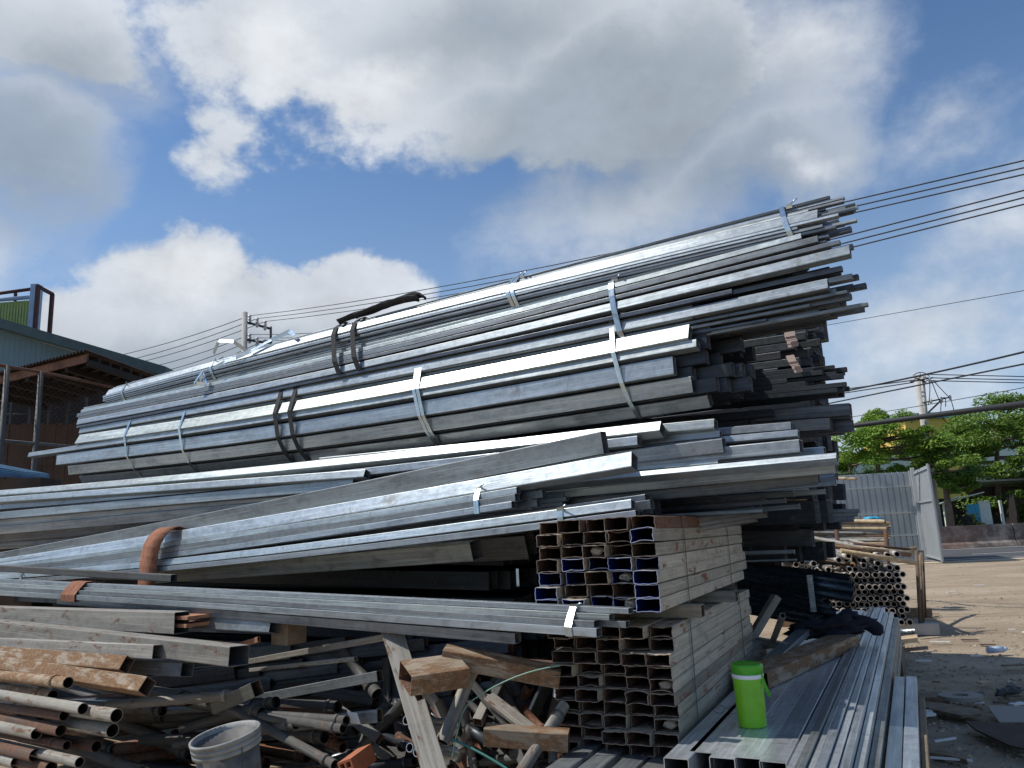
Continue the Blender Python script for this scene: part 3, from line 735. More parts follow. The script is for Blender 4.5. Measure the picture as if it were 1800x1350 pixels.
def shed():
    A = AY(155, 622, 10.6); z = A.z
    def onz(px, py): return AZ(px, py, z)
    B = AY(-60, 677, 10.6); B = onz(-60, 677); C = onz(272, 664)
    r = thing('shed', V((B.x, A.y + 2, 0)), 'open brown shed with a rusty corrugated awning roof, left of the pile', 'shed')
    dx = (B - A); dy = (C - A); mb = MB(); n = 40
    dz = dx.normalized()
    # corrugated roof sheet: waves run across the front edge
    pts = []
    for i in range(n * 4 + 1): pts.append((i / (n * 4), .022 * math.sin(i * math.pi / 2)))
    for layer in (0, -.006):
        for e in (-.05, 1.1):
            for s_, h_ in pts: mb.v.append(A + dx * (s_ * 1.02 - .01) + dy * e + UP * (h_ + layer + .03))
    m_ = len(pts)
    for L_ in (0, 2 * m_):
        for i in range(m_ - 1): mb.face([L_ + i, L_ + i + 1, L_ + m_ + i + 1, L_ + m_ + i] if L_ == 0 else [L_ + i + 1, L_ + i, L_ + m_ + i, L_ + m_ + i + 1])
    mb.build('roof', ['rust_sheet'], r)
    mb = MB(); mb.box(A + dx / 2 - UP * .06, dx / 2, dy.normalized() * .015, UP * .06); mb.build('fascia', ['rust_fascia'], r)
    mb = MB()
    for k in range(1, 7): mb.box(A + dx / 2 + dy * (k / 6.5) - UP * .05, dx / 2, dy.normalized() * .03, UP * .04)
    for k in range(7): mb.box(A + dx * (k / 6.5) + dy / 2 - UP * .13, dx.normalized() * .03, dy / 2, UP * .045)
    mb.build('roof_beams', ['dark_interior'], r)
    # back and side boarded walls
    bw = MB(); P0 = AY(-120, 740, 13.2); P1 = AY(150, 735, 13.9)
    nb = 26
    for i in range(nb):
        p = P0.lerp(P1, (i + .5) / nb); p.z = 0; hh = random.uniform(-.03, .04)
        zz = AY(72, 742, 13.5).z + hh; w_ = (P1 - P0); w_.z = 0
        bw.box(p + UP * zz / 2 + V((0, random.uniform(-.012, .012), 0)), w_ / nb * .48, V((0, .012, 0)), UP * zz / 2)
    bw.build('board_wall', ['board_brown'], r)
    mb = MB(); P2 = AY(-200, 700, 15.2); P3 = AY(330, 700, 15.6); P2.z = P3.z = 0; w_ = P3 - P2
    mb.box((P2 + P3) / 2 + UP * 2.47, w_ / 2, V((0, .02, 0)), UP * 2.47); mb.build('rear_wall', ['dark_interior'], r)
    mb = MB(); zb = AY(72, 742, 13.5).z
    for k in range(9): 
        p = P0.lerp(P1, k / 8); mb.box(V((p.x, p.y, zb + .35)), V((.02, 0, 0)), V((0, .02, 0)), UP * .36)
    for q in (.18, .42, .7):
        a = V((P0.x, P0.y, zb + q)); b = V((P1.x, P1.y, zb + q)); mb.pipe(a, b, .014, seg=4, caps=True)
    mb.build('window_bars', ['iron_dark'], r)
    # chain link fence in front
    F0 = AY(-70, 632, 9.4); F1 = AY(205, 683, 11.2)
    zt0 = F0.z; 
    f = thing('chain_link_fence', V(((F0.x + F1.x) / 2, (F0.y + F1.y) / 2, 0)), 'rusty chain-link fence on weathered posts in front of the brown shed', 'fence')
    d = V((F1.x - F0.x, F1.y - F0.y, 0)); L = d.length; d.normalize()
    def zt(s): return F0.z + (F1.z - F0.z) * s / L
    mb = MB(); mb.pipe(F0, F1, .022, seg=8, caps=True, mid=(F0 + F1) / 2 + UP * .06); mb.build('top_rail', ['rusty_brown'], f)
    m0 = AY(-70, 772, 9.6); s0 = m0.z
    m1 = AY(150, 791, 11.0).z
    mb = MB(); mb.pipe(V((F0.x, F0.y, s0)), V((F1.x, F1.y, m1)), .028, seg=8, caps=True); mb.build('middle_rail', ['heap_shade_grey'], f)
    for px in (79, -30):
        q = AY(px, 665, 10.2); s_ = (V((q.x, q.y, 0)) - V((F0.x, F0.y, 0))).dot(d); p = F0 + d * s_; p.z = 0
        mb = MB(); mb.pipe(p, V((p.x, p.y, zt(s_) + .04)), .034, seg=10, caps=True); mb.build('post', ['heap_shade_grey'], f)
    mb = MB(); H = F1.z; st = .075; n = int((L + H) / st)
    for i in range(n):
        s_ = i * st - H
        for sg in (1, -1):
            if sg == 1: a = (s_, 0); b = (s_ + H, H)
            else: a = (s_ + H, 0); b = (s_, H)
            a, b = list(a), list(b); 
            def clip(p, q):
                for (lim, hi) in ((0, 0), (L, 1)):
                    if (p[0] > lim) == bool(hi):
                        t = (lim - p[0]) / (q[0] - p[0]) if q[0] != p[0] else 0
                        if 0 <= t <= 1: p[0], p[1] = lim, p[1] + (q[1] - p[1]) * t
                        else: return False
                return True
            if not clip(a, b) or not clip(b, a): continue
            if abs(a[0] - b[0]) < .02: continue
            A_ = V((F0.x, F0.y, 0)) + d * a[0] + UP * (a[1] + .03); B_ = V((F0.x, F0.y, 0)) + d * b[0] + UP * (b[1] + .03)
            mb.pipe(A_, B_, .0022, seg=3, smooth=False)
    mb.build('wire_mesh', ['rust_sheet'], f)
    # bluish roofing sheets leaning beside the fence
    P0 = AY(-40, 812, 8.7); P1 = AY(62, 832, 9.2)
    r = thing('sheet_stack', V(((P0.x + P1.x) / 2, P0.y, 0)), 'stack of bluish ribbed metal strips at the far left edge', 'metal sheets')
    for k in range(5):
        a = P0 - UP * (.035 * k) + V((0, -.03 * k, 0)); b = P1 - UP * (.018 * k) + V((.02 * k, -.03 * k, 0)); mb = MB()
        mb.box((a + b) / 2, (b - a) / 2, V((.05, .2, 0)) , UP * .008); mb.build('metal_strip', ['blue_sheet'], r)
    mb = MB(); mb.box(V(((P0.x + P1.x) / 2, P0.y + .3, (P0.z - .2) / 2)), V((.5, 0, 0)), V((0, .2, 0)), UP * ((P0.z - .2) / 2)); mb.build('timber_block', ['board_brown'], r)
shed()

# ------------------------------------------------------------------ trees
def tree(px, ytop, ybase, Y, wpx, label, mat, seed, leafs=9000, lsz=.2, layers=None, trunk_px=None, flat=.45, density=1.0, droop=0.):
    ytop -= (ybase - ytop) * .12
    rnd = random.Random(seed); base = AY(trunk_px or px, 900, Y); base.z = 0; top = AY(px, ytop, Y); s = Y / FPX
    H = top.z; W = wpx * s / 2; cx = top.x
    r = thing('tree', base, label, 'tree', 'trees beyond the gate')
    mb = MB(); pts = [base, V((base.x + .1, Y, H * .3)), V(((base.x * .6 + cx * .4), Y, H * .55)), V((cx, Y, H * .85))]
    rad = [.24, .19, .13, .05]
    for i in range(3): mb.pipe(pts[i], pts[i + 1], rad[i], rad[i + 1], seg=9)
    clumps = []; zb = AY(px, ybase, Y).z
    nl = layers or 26
    for i in range(nl):
        a = rnd.uniform(0, 6.28); q = rnd.random() ** .6; zz = rnd.random()
        env = math.sin(math.pi * min(1, (zz * .86 + .12))) ** .6
        c = V((cx + math.cos(a) * W * q * env, Y + math.sin(a) * W * .7 * q * env, zb + (H - zb) * (.08 + .84 * zz)))
        rr = W * rnd.uniform(.12, .36); clumps.append((c, rr))
        st = pts[1].lerp(pts[3], min(1, max(0, (c.z - H * .3) / (H * .6)))) ; st.z = min(st.z, c.z)
        mb.pipe(st, c, .06, .015, seg=5, mid=(st + c) / 2 - UP * .15)
    mb.build('trunk', ['bark'], r)
    mb = MB(); per = int(leafs * 1.5) // nl
    for c, rr in clumps:
        for k in range(int(per * (rr / (W * .28)))):
            d = V((rnd.gauss(0, 1), rnd.gauss(0, 1), rnd.gauss(0, 1))).normalized() * (rnd.random() ** .45)
            p = c + V((d.x * rr, d.y * rr, d.z * rr * flat)) - UP * (droop * rr * (d.x ** 2 + d.y ** 2))
            n = (V((rnd.gauss(0, .6), rnd.gauss(0, .6), 1)) + d * .6).normalized(); t = n.orthogonal().normalized()
            t.rotate(Matrix.Rotation(rnd.uniform(0, 6.28), 3, n)); b = n.cross(t); l = lsz * .78 * rnd.uniform(.5, 1.4); w = l * rnd.uniform(.35, .55)
            o = len(mb.v); mb.v += [p - t * l * .5, p + b * w * .5 - n * w * .1, p + t * l * .5 - n * l * .15, p - b * w * .5 - n * w * .1]; mb.face([o, o + 1, o + 2, o + 3])
    mb.build('crown', [mat], r)
tree(1540, 728, 850, 42, 205, 'light green feathery tree above the wide gate leaf', 'leaf_fresh', 3, 15000, .24, 34, 1545, .4, droop=.35)
tree(1750, 708, 925, 47, 255, 'large broad-leaved dark green tree at the right edge over the roadside stalls', 'leaf_deep', 5, 26000, .30, 60, 1757, .42)
tree(1425, 762, 850, 50, 90, 'small tree crown peeping out just right of the stacked tube ends', 'leaf_fresh', 9, 4000, .25, 12, 1425, .5, droop=.3)
tree(1655, 785, 872, 40.6, 115, 'bushy mid green tree between the utility pole and the broad tree', 'leaf_deep', 12, 10000, .25, 26, 1665, .5)
tree(1840, 745, 900, 44, 150, 'tree crown cut by the right edge of the picture', 'leaf_deep', 15, 9000, .28, 24, 1838, .5)
tree(1600, 770, 890, 49, 150, 'middle crown filling the gap between the feathery and the broad tree', 'leaf_deep', 27, 9000, .25, 24, 1604, .5)
tree(1490, 800, 880, 52, 160, 'lower darker tree behind the feathery tree, its crown just over the gate', 'leaf_deep', 18, 8000, .25, 22, 1500, .5)

def shops():
    # yellow building behind the trees
    Y = 62; a = AY(1590, 738, Y); b = AY(1690, 745, Y)
    r = thing('building', V(((a.x + b.x) / 2, Y + 3, 0)), 'tall yellow building with a teal roof edge behind the trees', 'building')
    mb = MB(); mb.abox((a.x, Y, 0), (b.x, Y + 8, a.z)); mb.build('wall', ['yellow_wall'], r)
    mb = MB(); mb.abox((a.x - .3, Y - .4, a.z), (b.x + .3, Y + 8.3, a.z + .45)); mb.build('roof_edge', ['teal_shop'], r)
    mb = MB()
    for x0 in (0.2, 2.6): mb.abox((a.x + x0, Y - .06, a.z - 3.2), (a.x + x0 + 1.5, Y + .02, a.z - 1.2))
    mb.build('window', ['white_wall'], r)
    c = AY(1705, 760, 66); d = AY(1830, 760, 66); r = thing('building', V(((c.x + d.x) / 2, 69, 0)), 'pale building with a teal roof glimpsed between the crowns at the right', 'building')
    mb = MB(); mb.abox((c.x, 66, 0), (d.x, 72, c.z)); mb.build('wall', ['white_wall'], r)
    mb = MB(); mb.abox((c.x - .4, 65.5, c.z), (d.x + .4, 72.4, c.z + .6)); mb.build('roof', ['teal_shop'], r)
    e = AY(1430, 800, 60); g = AY(1600, 800, 60); r = thing('building', V(((e.x + g.x) / 2, 62, 0)), 'low white building showing through the feathery tree', 'building')
    mb = MB(); mb.abox((e.x, 60, 0), (g.x, 66, e.z - .2)); mb.build('wall', ['white_wall'], r); mb = MB(); mb.abox((e.x - .3, 59.6, e.z - .2), (g.x + .3, 66.3, e.z)); mb.build('roof', ['tin_roof'], r)
    # roadside stall
    Y = 44
    def P(x, y): return AY(x, y, Y)
    r = thing('roadside_stall', V((P(1700, 900).x, Y + 1.5, 0)), 'blue and white roadside stall with a slanting tin roof, behind the concrete barrier', 'stall')
    mb = MB(); x0, x1 = P(1652, 900).x, P(1790, 900).x
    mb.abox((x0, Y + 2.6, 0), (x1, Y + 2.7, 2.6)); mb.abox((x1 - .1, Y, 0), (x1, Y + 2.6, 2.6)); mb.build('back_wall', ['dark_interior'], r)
    for px, w in ((1660, .45), (1722, .35), (1733, .3), (1760, .12)): mb = MB(); mb.abox((P(px, 900).x, Y, 0), (P(px, 900).x + w, Y + .12, 2.3)); mb.build('white_panel', ['white_wall'], r)
    mb = MB(); mb.box(P(1683, 878) + V((0, 0.2, 0)), V((1.15, 0, .22)), V((0, .9, -.1)), UP * .03); mb.box(P(1663, 880) + V((0, -.3, 0)), V((.35, 0, .1)), V((0, .5, -.1)), UP * .03)
    mb.build('tin_roof', ['tin_roof'], r)
    mb = MB(); mb.abox((P(1700, 900).x, Y - .05, 1.15), (P(1722, 900).x, Y + .0, 2.15)); mb.build('blue_board', ['teal_shop'], r)
    mb = MB(); mb.abox((P(1706, 930).x, Y - .25, 0), (P(1752, 930).x, Y - .1, 1.0)); mb.build('counter', ['navy_shop'], r)
    q = P(1775, 900)
    r = thing('roadside_house', V((q.x + 2, Y + 5, 0)), 'dim house front with dark doorway behind the broad tree at the right edge', 'house')
    mb = MB(); mb.abox((q.x, Y + 3.5, 0), (q.x + 9, Y + 4, 3.2)); mb.build('wall', ['board_brown'], r)
    mb = MB(); mb.abox((q.x + .5, Y + 3.4, 0), (q.x + 1.5, Y + 3.48, 2.2)); mb.build('door', ['dark_interior'], r)
    mb = MB(); mb.box(V((q.x + 4, Y + 3.2, 3.3)), V((5.2, 0, 0)), V((0, 1.2, -.2)), UP * .05); mb.build('roof', ['tin_roof'], r)
    # shrubs by the stall
    for px, h, sd_ in ((1686, 1.6, 2), (1667, 1.0, 3), (1695, 1.1, 4)):
        rnd = random.Random(sd_); c = P(px, 900); c.z = 0; c.y -= .9; rt = thing('shrub', c, {1686: 'tall leafy yellow-green shrub growing beside the stall', 1667: 'low shrub left of the taller one by the stall', 1695: 'small shrub just right of the tall one, by the person'}[px], 'shrub')
        mb = MB(); mb.pipe(c, c + UP * h * .8, .03, .01, seg=5)
        for k in range(5): mb.pipe(c + UP * h * .2, c + UP * h * rnd.uniform(.6, .9) + V((rnd.uniform(-.3, .3), rnd.uniform(-.3, .3), 0)), .015, .006, seg=4)
        mb.build('stem', ['bark'], rt); mb = MB()
        for k in range(500):
            d = V((rnd.gauss(0, .2), rnd.gauss(0, .2), 0)); p = c + d + UP * h * rnd.uniform(.1, 1)
            n = V((rnd.gauss(0, 1), rnd.gauss(0, 1), 1)).normalized(); t = n.orthogonal().normalized(); b = n.cross(t); l = .12
            o = len(mb.v); mb.v += [p - t * l, p + b * l * .5, p + t * l, p - b * l * .5]; mb.face([o, o + 1, o + 2, o + 3])
        mb.build('foliage', ['leaf_dry'], rt)
shops()

def person():
    base = AY(1703, 940, 42.3); base.z = .05; b = base
    mb = bpy.data.meshes.new('person')
    J = {'pel': (0, 0, .92), 'ch': (0, -.02, 1.28), 'nk': (0, -.03, 1.46), 'hd': (0, -.04, 1.56), 'hd2': (0, -.04, 1.68), 'sl': (-.19, -.02, 1.4), 'el': (-.25, .0, 1.13), 'wl': (-.22, -.14, .9), 'hl': (-.21, -.18, .82),
         'sr': (.19, -.02, 1.4), 'er': (.26, .0, 1.13), 'wr': (.25, -.1, .9), 'hr': (.25, -.13, .82), 'kl': (-.11, -.03, .5), 'al': (-.12, 0, .08), 'fl': (-.13, -.15, .03), 'kr': (.11, .02, .5), 'ar': (.13, .08, .08), 'fr': (.14, -.07, .03), 'hpl': (-.1, 0, .86), 'hpr': (.1, 0, .86)}
    rad = {'pel': .15, 'ch': .16, 'nk': .06, 'hd': .09, 'hd2': .09, 'sl': .07, 'el': .05, 'wl': .035, 'hl': .04, 'sr': .07, 'er': .05, 'wr': .035, 'hr': .04, 'kl': .07, 'al': .045, 'fl': .04, 'kr': .07, 'ar': .045, 'fr': .04, 'hpl': .1, 'hpr': .1}
    E = [('pel', 'ch'), ('ch', 'nk'), ('nk', 'hd'), ('hd', 'hd2'), ('ch', 'sl'), ('sl', 'el'), ('el', 'wl'), ('wl', 'hl'), ('ch', 'sr'), ('sr', 'er'), ('er', 'wr'), ('wr', 'hr'), ('pel', 'hpl'), ('hpl', 'kl'), ('kl', 'al'), ('al', 'fl'), ('pel', 'hpr'), ('hpr', 'kr'), ('kr', 'ar'), ('ar', 'fr')]
    ks = list(J); mb.from_pydata([J[k] for k in ks], [(ks.index(a), ks.index(c)) for a, c in E], [])
    o = bpy.data.objects.new('person', mb); COL.objects.link(o); o.location = b; mb.materials.append(MATS['dark_clothes'])
    sk = o.modifiers.new('skin', 'SKIN'); mb.skin_vertices.new() if not mb.skin_vertices else None
    for i, k in enumerate(ks): mb.skin_vertices[0].data[i].radius = (rad[k], rad[k])
    mb.skin_vertices[0].data[0].use_root = True
    o.modifiers.new('sub', 'SUBSURF').render_levels = 2
    ORI[o.name] = b; tag(o, 'person in dark clothes standing in front of the blue stall counter', 'person')
    m2 = MB(); m2.pipe(b + V((0, -.04, 1.66)), b + V((0, -.03, 1.79)), .105, .06, seg=12, caps=True); m2.build('hair', ['cloth_navy'], o)
    m2 = MB(); m2.box(b + V((0, -.135, 1.62)), V((.055, 0, 0)), V((0, .012, 0)), UP * .07); m2.pipe(b + V((0, -.15, 1.63)), b + V((0, -.165, 1.6)), .012, seg=5, caps=True); m2.build('face', ['skin'], o)
person()
# ================================================================== THE TUBE PILE
def ring(rows, Rb, fill=None, seed=1, eR=.12, eL=.05):
    """outer rows follow a circle of radius Rb; rows: (y, w, h, rot, eR, eL[, mat])"""
    out = []
    for rw in rows:
        y, w, h, rot, a, b = rw[:6]; x = -(Rb - math.sqrt(max(0, Rb * Rb - y * y))) - w / 2
        out.append((x, y, w, h, rot, a, b) + tuple(rw[6:]))
    return out
def gridfill(x0, x1, y0, y1, w, h, seed, eR=(0, .2), eL=(0, .1), mat=None, skip=.0, inside=None, rot=0):
    rnd = random.Random(seed); out = []; x = x1 - w / 2
    while x - w / 2 >= x0:
        y = y0 + h / 2
        while y + h / 2 <= y1:
            if rnd.random() >= skip and (not inside or inside(x, y)):
                out.append((x + rnd.uniform(-.002, .002), y, w * .98, h * .97, rot + rnd.uniform(-1.5, 1.5), rnd.uniform(*eR), rnd.uniform(*eL)) + ((mat,) if mat else ()))
            y += h
        x -= w
    return out

def flatband(mb, pts, wdir, wid, th, N2=20, twist=0.):
    P = []
    for i in range(N2 + 1):
        s_ = i / N2 * (len(pts) - 1); k = min(len(pts) - 2, int(s_)); u = s_ - k
        p0 = pts[max(0, k - 1)]; p1 = pts[k]; p2 = pts[k + 1]; p3 = pts[min(len(pts) - 1, k + 2)]
        P.append(.5 * ((2 * p1) + (p2 - p0) * u + (2 * p0 - 5 * p1 + 4 * p2 - p3) * u * u + (3 * p1 - p0 - 3 * p2 + p3) * u ** 3))
    d = 0; o = len(mb.v)
    for i, p in enumerate(P):
        tg = (P[min(i + 1, N2)] - P[max(0, i - 1)]).normalized(); w = (wdir - tg * wdir.dot(tg)).normalized()
        if twist: w.rotate(Matrix.Rotation(twist * math.sin(i * .9), 3, tg))
        n = tg.cross(w).normalized(); wv = w * wid / 2
        mb.v += [p - wv + n * th / 2, p + wv + n * th / 2, p + wv - n * th / 2, p - wv - n * th / 2]
    for i in range(N2):
        L_ = (P[i + 1] - P[i]).length
        for a, b in ((0, 1), (1, 2), (2, 3), (3, 0)):
            mb.face([o + 4 * i + a, o + 4 * i + 4 + a, o + 4 * i + 4 + b, o + 4 * i + b], [(d, a * wid), (d + L_, a * wid), (d + L_, b * wid), (d, b * wid)], 0, True)
        d += L_
    mb.face([o, o + 1, o + 2, o + 3]); k = o + 4 * N2; mb.face([k + 3, k + 2, k + 1, k])
def pile():
    rnd = random.Random(11)
    # ---- B: the big middle bundle
    rows = ring([(.275, .05, .05, 18, .05, .02, 'galv_shaded'), (.205, .06, .085, 14, .03, .03, 'galv_dull'), (.083, .05, .098, 27, .02, 0, 'galv_bright'), (.012, .06, .045, 14, .06, .9, 'galv'),
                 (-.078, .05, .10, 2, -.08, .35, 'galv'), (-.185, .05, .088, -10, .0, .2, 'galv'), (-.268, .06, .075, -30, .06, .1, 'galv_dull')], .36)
    rows += gridfill(-.62, -.09, -.24, .24, .066, .08, 3, (-.1, .26), (0, .1), 'steel_deep_shade', 0, lambda x, y: (x + .36) ** 2 + y * y < .098)
    B = Bundle('tube_bundle', 'big round middle bundle of wide galvanized tubes with bands and a double black sling', (1205, 612), (132, 789), 3.86, rows, sag=.035)
    for t, dbl in ((222, False), (318, False), (735, True), (1082, False)): B.strap(B.at(t), .026, double=dbl, skew=-.18)
    B.sling(B.at(488), .042, 'webbing_black', 'left half of the black sling round the middle bundle', group=None, skew=-.12)
    B.sling(B.at(513), .042, 'webbing_black', 'right half of the black sling round the middle bundle', skew=-.12)
    # ---- A2: lower of the two top bundles, tubes of many sizes fanning out at the right end
    rows = []
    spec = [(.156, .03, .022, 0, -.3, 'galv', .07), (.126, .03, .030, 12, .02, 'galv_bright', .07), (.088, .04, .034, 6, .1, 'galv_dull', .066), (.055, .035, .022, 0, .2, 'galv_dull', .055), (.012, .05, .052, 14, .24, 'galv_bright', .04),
            (-.030, .04, .024, 0, -.35, 'galv_shaded', .01), (-.074, .05, .056, 12, .12, 'galv_bright', -.015), (-.112, .03, .016, 0, .2, 'galv_shaded', -.03), (-.130, .03, .016, 0, .02, 'galv_dull', -.04), (-.147, .03, .014, 0, -.2, 'galv_shaded', -.05), (-.165, .03, .018, 0, .28, 'galv_dull', -.05)]
    for (y, w, h, rot, eR, mt, fl) in spec:
        x = -(.26 - math.sqrt(max(0, .26 ** 2 - y * y))) - w / 2; rows.append((x, y, w, h, rot, eR, rnd.uniform(0, .1), mt, fl))
    for (y, fl) in ((.15, .08), (.115, .07), (.08, .06), (.05, .05), (.02, .03), (-.01, .01), (-.04, -.01), (-.07, -.03), (-.1, -.04), (-.13, -.05)):
        for x in (-.09, -.13, -.18, -.23, -.28, -.33):
            if (x + .22) ** 2 + y * y > .036: continue
            rows.append((x, y + rnd.uniform(-.003, .003), .036, .027, rnd.uniform(-4, 4), rnd.uniform(-.1, .26), rnd.uniform(-.05, .1), rnd.choice(['galv_shaded', 'galv_dull', 'galv_shaded']), fl * 1.3 + rnd.uniform(-.01, .01)))
    A2 = Bundle('tube_bundle', 'dark mixed bundle fanning out in steps at the right end, directly under the topmost bundle', (1406, 478), (140, 744), 3.90, rows, sag=.03)
    A2.strap(A2.at(1080), .034, skew=-.15)
    # ---- A1: topmost bundle of thin tubes with a wide one facing up
    rows = []
    spec = [(.108, .022, .014, 10, .12, 'galv_dull', .02), (.094, .022, .014, 10, -.2, 'galv', .016), (.080, .024, .014, 14, .12, 'galv_dull', .012), (.066, .026, .014, 22, -.05, 'galv', .01), (.024, .04, .066, 30, .0, 'galv_bright', 0), (-.010, .03, .014, 10, .1, 'galv_bright', 0), (-.027, .03, .015, 6, -.1, 'galv', 0), (-.044, .03, .015, 0, .02, 'galv_dull', 0),
            (-.061, .03, .014, 0, .08, 'galv', 0), (-.077, .03, .014, -4, -.1, 'galv_dull', 0), (-.093, .03, .014, -4, .04, 'galv', 0), (-.109, .03, .014, -6, .02, 'galv_dull', -.005)]
    for (y, w, h, rot, eR, mt, fl) in spec:
        x = -(.16 - math.sqrt(max(0, .16 ** 2 - y * y))) - w / 2 - max(0, y) * .9; rows.append((x, y, w, h, rot, eR, rnd.uniform(0, .08), mt, fl))
    for k in range(26):
        y = rnd.uniform(-.1, .12); x = rnd.uniform(-.26, -.06) - max(0, y) * .8
        rows.append((x, y, .024, .016, rnd.uniform(-8, 8), rnd.uniform(-.1, .2), rnd.uniform(-.02, .1), rnd.choice(['galv_dull', 'galv', 'galv_shaded']), rnd.uniform(-.01, .05)))
    A1 = Bundle('tube_bundle', 'topmost bundle of thin silver tubes rising to the upper right against the sky', (1436, 383), (185, 695), 3.93, rows, sag=-.022)
    for t, dbl in ((215, False), (898, True), (1384, False)): A1.strap(A1.at(t), .026, double=dbl, skew=-.25)
    A1.strap(A1.at(370), .028, skew=-.3)
    for t, nm in ((590, 'left'), (622, 'right')): A1.sling(A1.at(t), .045, 'webbing_black', '%s strand of the black sling wrapped round the topmost bundle' % nm, skew=-.28, off=.012, extra=((.03, -.14), (.045, -.22), (.03, -.30), (-.2, -.3)))
    # bunched black sling lying along the crest
    lp = A1.loop(); ty = max(q[1] for q in lp); mb = MB()
    def crest(px, dy, df): return A1.station(A1.at(px)) + A1.u * (ty + dy - .022) - A1.f * df
    for L in ([crest(588, -.03, .03), crest(612, .0, .06), crest(640, .012, .09), crest(668, .03, .09), crest(700, .022, .07), crest(728, -.004, .05)], [crest(620, -.02, .03), crest(640, .01, .06), crest(664, .022, .08), crest(690, .04, .09), crest(712, .036, .07), crest(733, .012, .05), crest(738, -.015, .04)],
              [crest(650, .01, .05), crest(676, .016, .04), crest(705, .012, .03), crest(730, -.004, .03)]):
        flatband(mb, L, A1.f * .75 + A1.u * .55, .05, .008, 18, .3)
    mb.build('lifting_sling', ['webbing_black'], label='crumpled black sling bunched along the crest of the topmost bundle', cat='sling')
    # loose crumpled band ends on the left part of the crest
    for (t0, pts, lab) in ((A1.at(372), [(0, .02, .12), (.12, .06, .2), (.3, .05, .16), (.42, .0, .06)], 'loose end of silver band arching above the left part of the top bundle'),
                           (A1.at(360), [(-.02, .05, -.10), (.06, .09, -.04), (-.03, .10, -.13), (.10, .08, -.15), (.02, .06, -.05)], 'crumpled silver knot of steel band on the front of the top bundle'),
                           (A1.at(385), [(0, .07, -.03), (.12, .065, 0.0), (.25, .05, .02), (.4, .03, .05), (.62, .0, .11), (.8, -.02, .15), (.92, .03, .09)], 'long loose strip of silver band trailing along the top bundle')):
        mb = MB(); base = A1.station(t0); L = [base + A1.t * a + A1.f * (b - .03) + A1.u * c for a, b, c in pts]
        for k in range(len(L) - 1):
            d = (L[k + 1] - L[k]); nrm = (A1.f + A1.u * (.5 if k % 2 else -.2)).normalized(); w = d.normalized().cross(nrm).normalized() * .016
            mb.box((L[k] + L[k + 1]) / 2, d / 2 * 1.05, w, nrm * .0012)
        mb.build('band_scrap', ['band'], label=lab, cat='band scrap')
    return A1, A2, B
A1, A2, B = pile()

def core():
    """the rest of the yard's stack behind and below the front bundles"""
    spec = [  # label, (pxR,pyR),(pxL,pyL), c, cols, rows, w, h, mat, eR, slant
        ('dark bundle of medium tubes with pink paper tags hanging at its right end', (1372, 610), (330, 742), 4.75, 6, 7, .06, .05, 'galv_shaded', (-.1, .2), 1),
        ('dark bundle of thin rods poking out to the right below the tagged bundle', (1395, 672), (330, 772), 4.7, 9, 6, .035, .028, 'galv_shaded', (-.05, .3), 2),
        ('bundle of large dark tubes, lowest of the overhanging ends at the right', (1455, 722), (330, 797), 4.75, 5, 3, .08, .075, 'galv_shaded', (-.1, .12), 3),
        ('dark tube bundle directly behind the middle bundle, its ends in deep shade', (1268, 640), (250, 770), 4.45, 5, 7, .06, .05, 'galv_shaded', (-.2, .1), 4),
        ('shaded bundle of large tubes right behind the lower end of the middle one', (1330, 742), (230, 842), 4.7, 8, 3, .07, .05, 'galv_shaded', (-.15, .1), 5),
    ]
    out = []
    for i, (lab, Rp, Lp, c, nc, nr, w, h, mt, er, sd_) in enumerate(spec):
        cells = gridfill(-nc * w, 0, -nr * h / 2, nr * h / 2, w, h, 50 + i, er, (0, .1), 'steel_deep_shade' if i in (1, 3, 4) else mt)
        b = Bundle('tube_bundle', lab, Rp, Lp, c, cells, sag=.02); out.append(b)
        b.strap(.93, .035, 'iron_dark', skew=-.1, clip=False); b.strap(.5, .035, 'iron_dark', clip=False)
    b = out[2]
    # paper tags
    for k, (px, py, dx, dy) in enumerate(((1368, 572, 9, 13), (1389, 595, 9, 15), (1390, 640, 7, 16))):
        P = PL(px, py, 4.66); s = mpp(P); mb = MB(); n = 5
        for j in range(n):
            z0 = dy * s * (1 - 2 * j / n); z1 = dy * s * (1 - 2 * (j + 1) / n); yy = .012 * math.sin(j * 1.3)
            a = P + UP * z0; c_ = P + UP * z1 + T * (.006 * (k - 1) * 1) + NF * .0
            mb.box((a + c_) / 2 + NF * yy + T * (.008 * j * (1 if k == 2 else .3)), T * dx * s, NF * .0012, (a - c_) / 2)
        mb.build('paper_tag', ['paper'], label=('upper left pinkish paper tag hanging on the dark tube ends', 'middle pinkish paper tag just right of the upper one', 'lowest brownish curled paper tag below the other two')[k], cat='paper tag')
core()

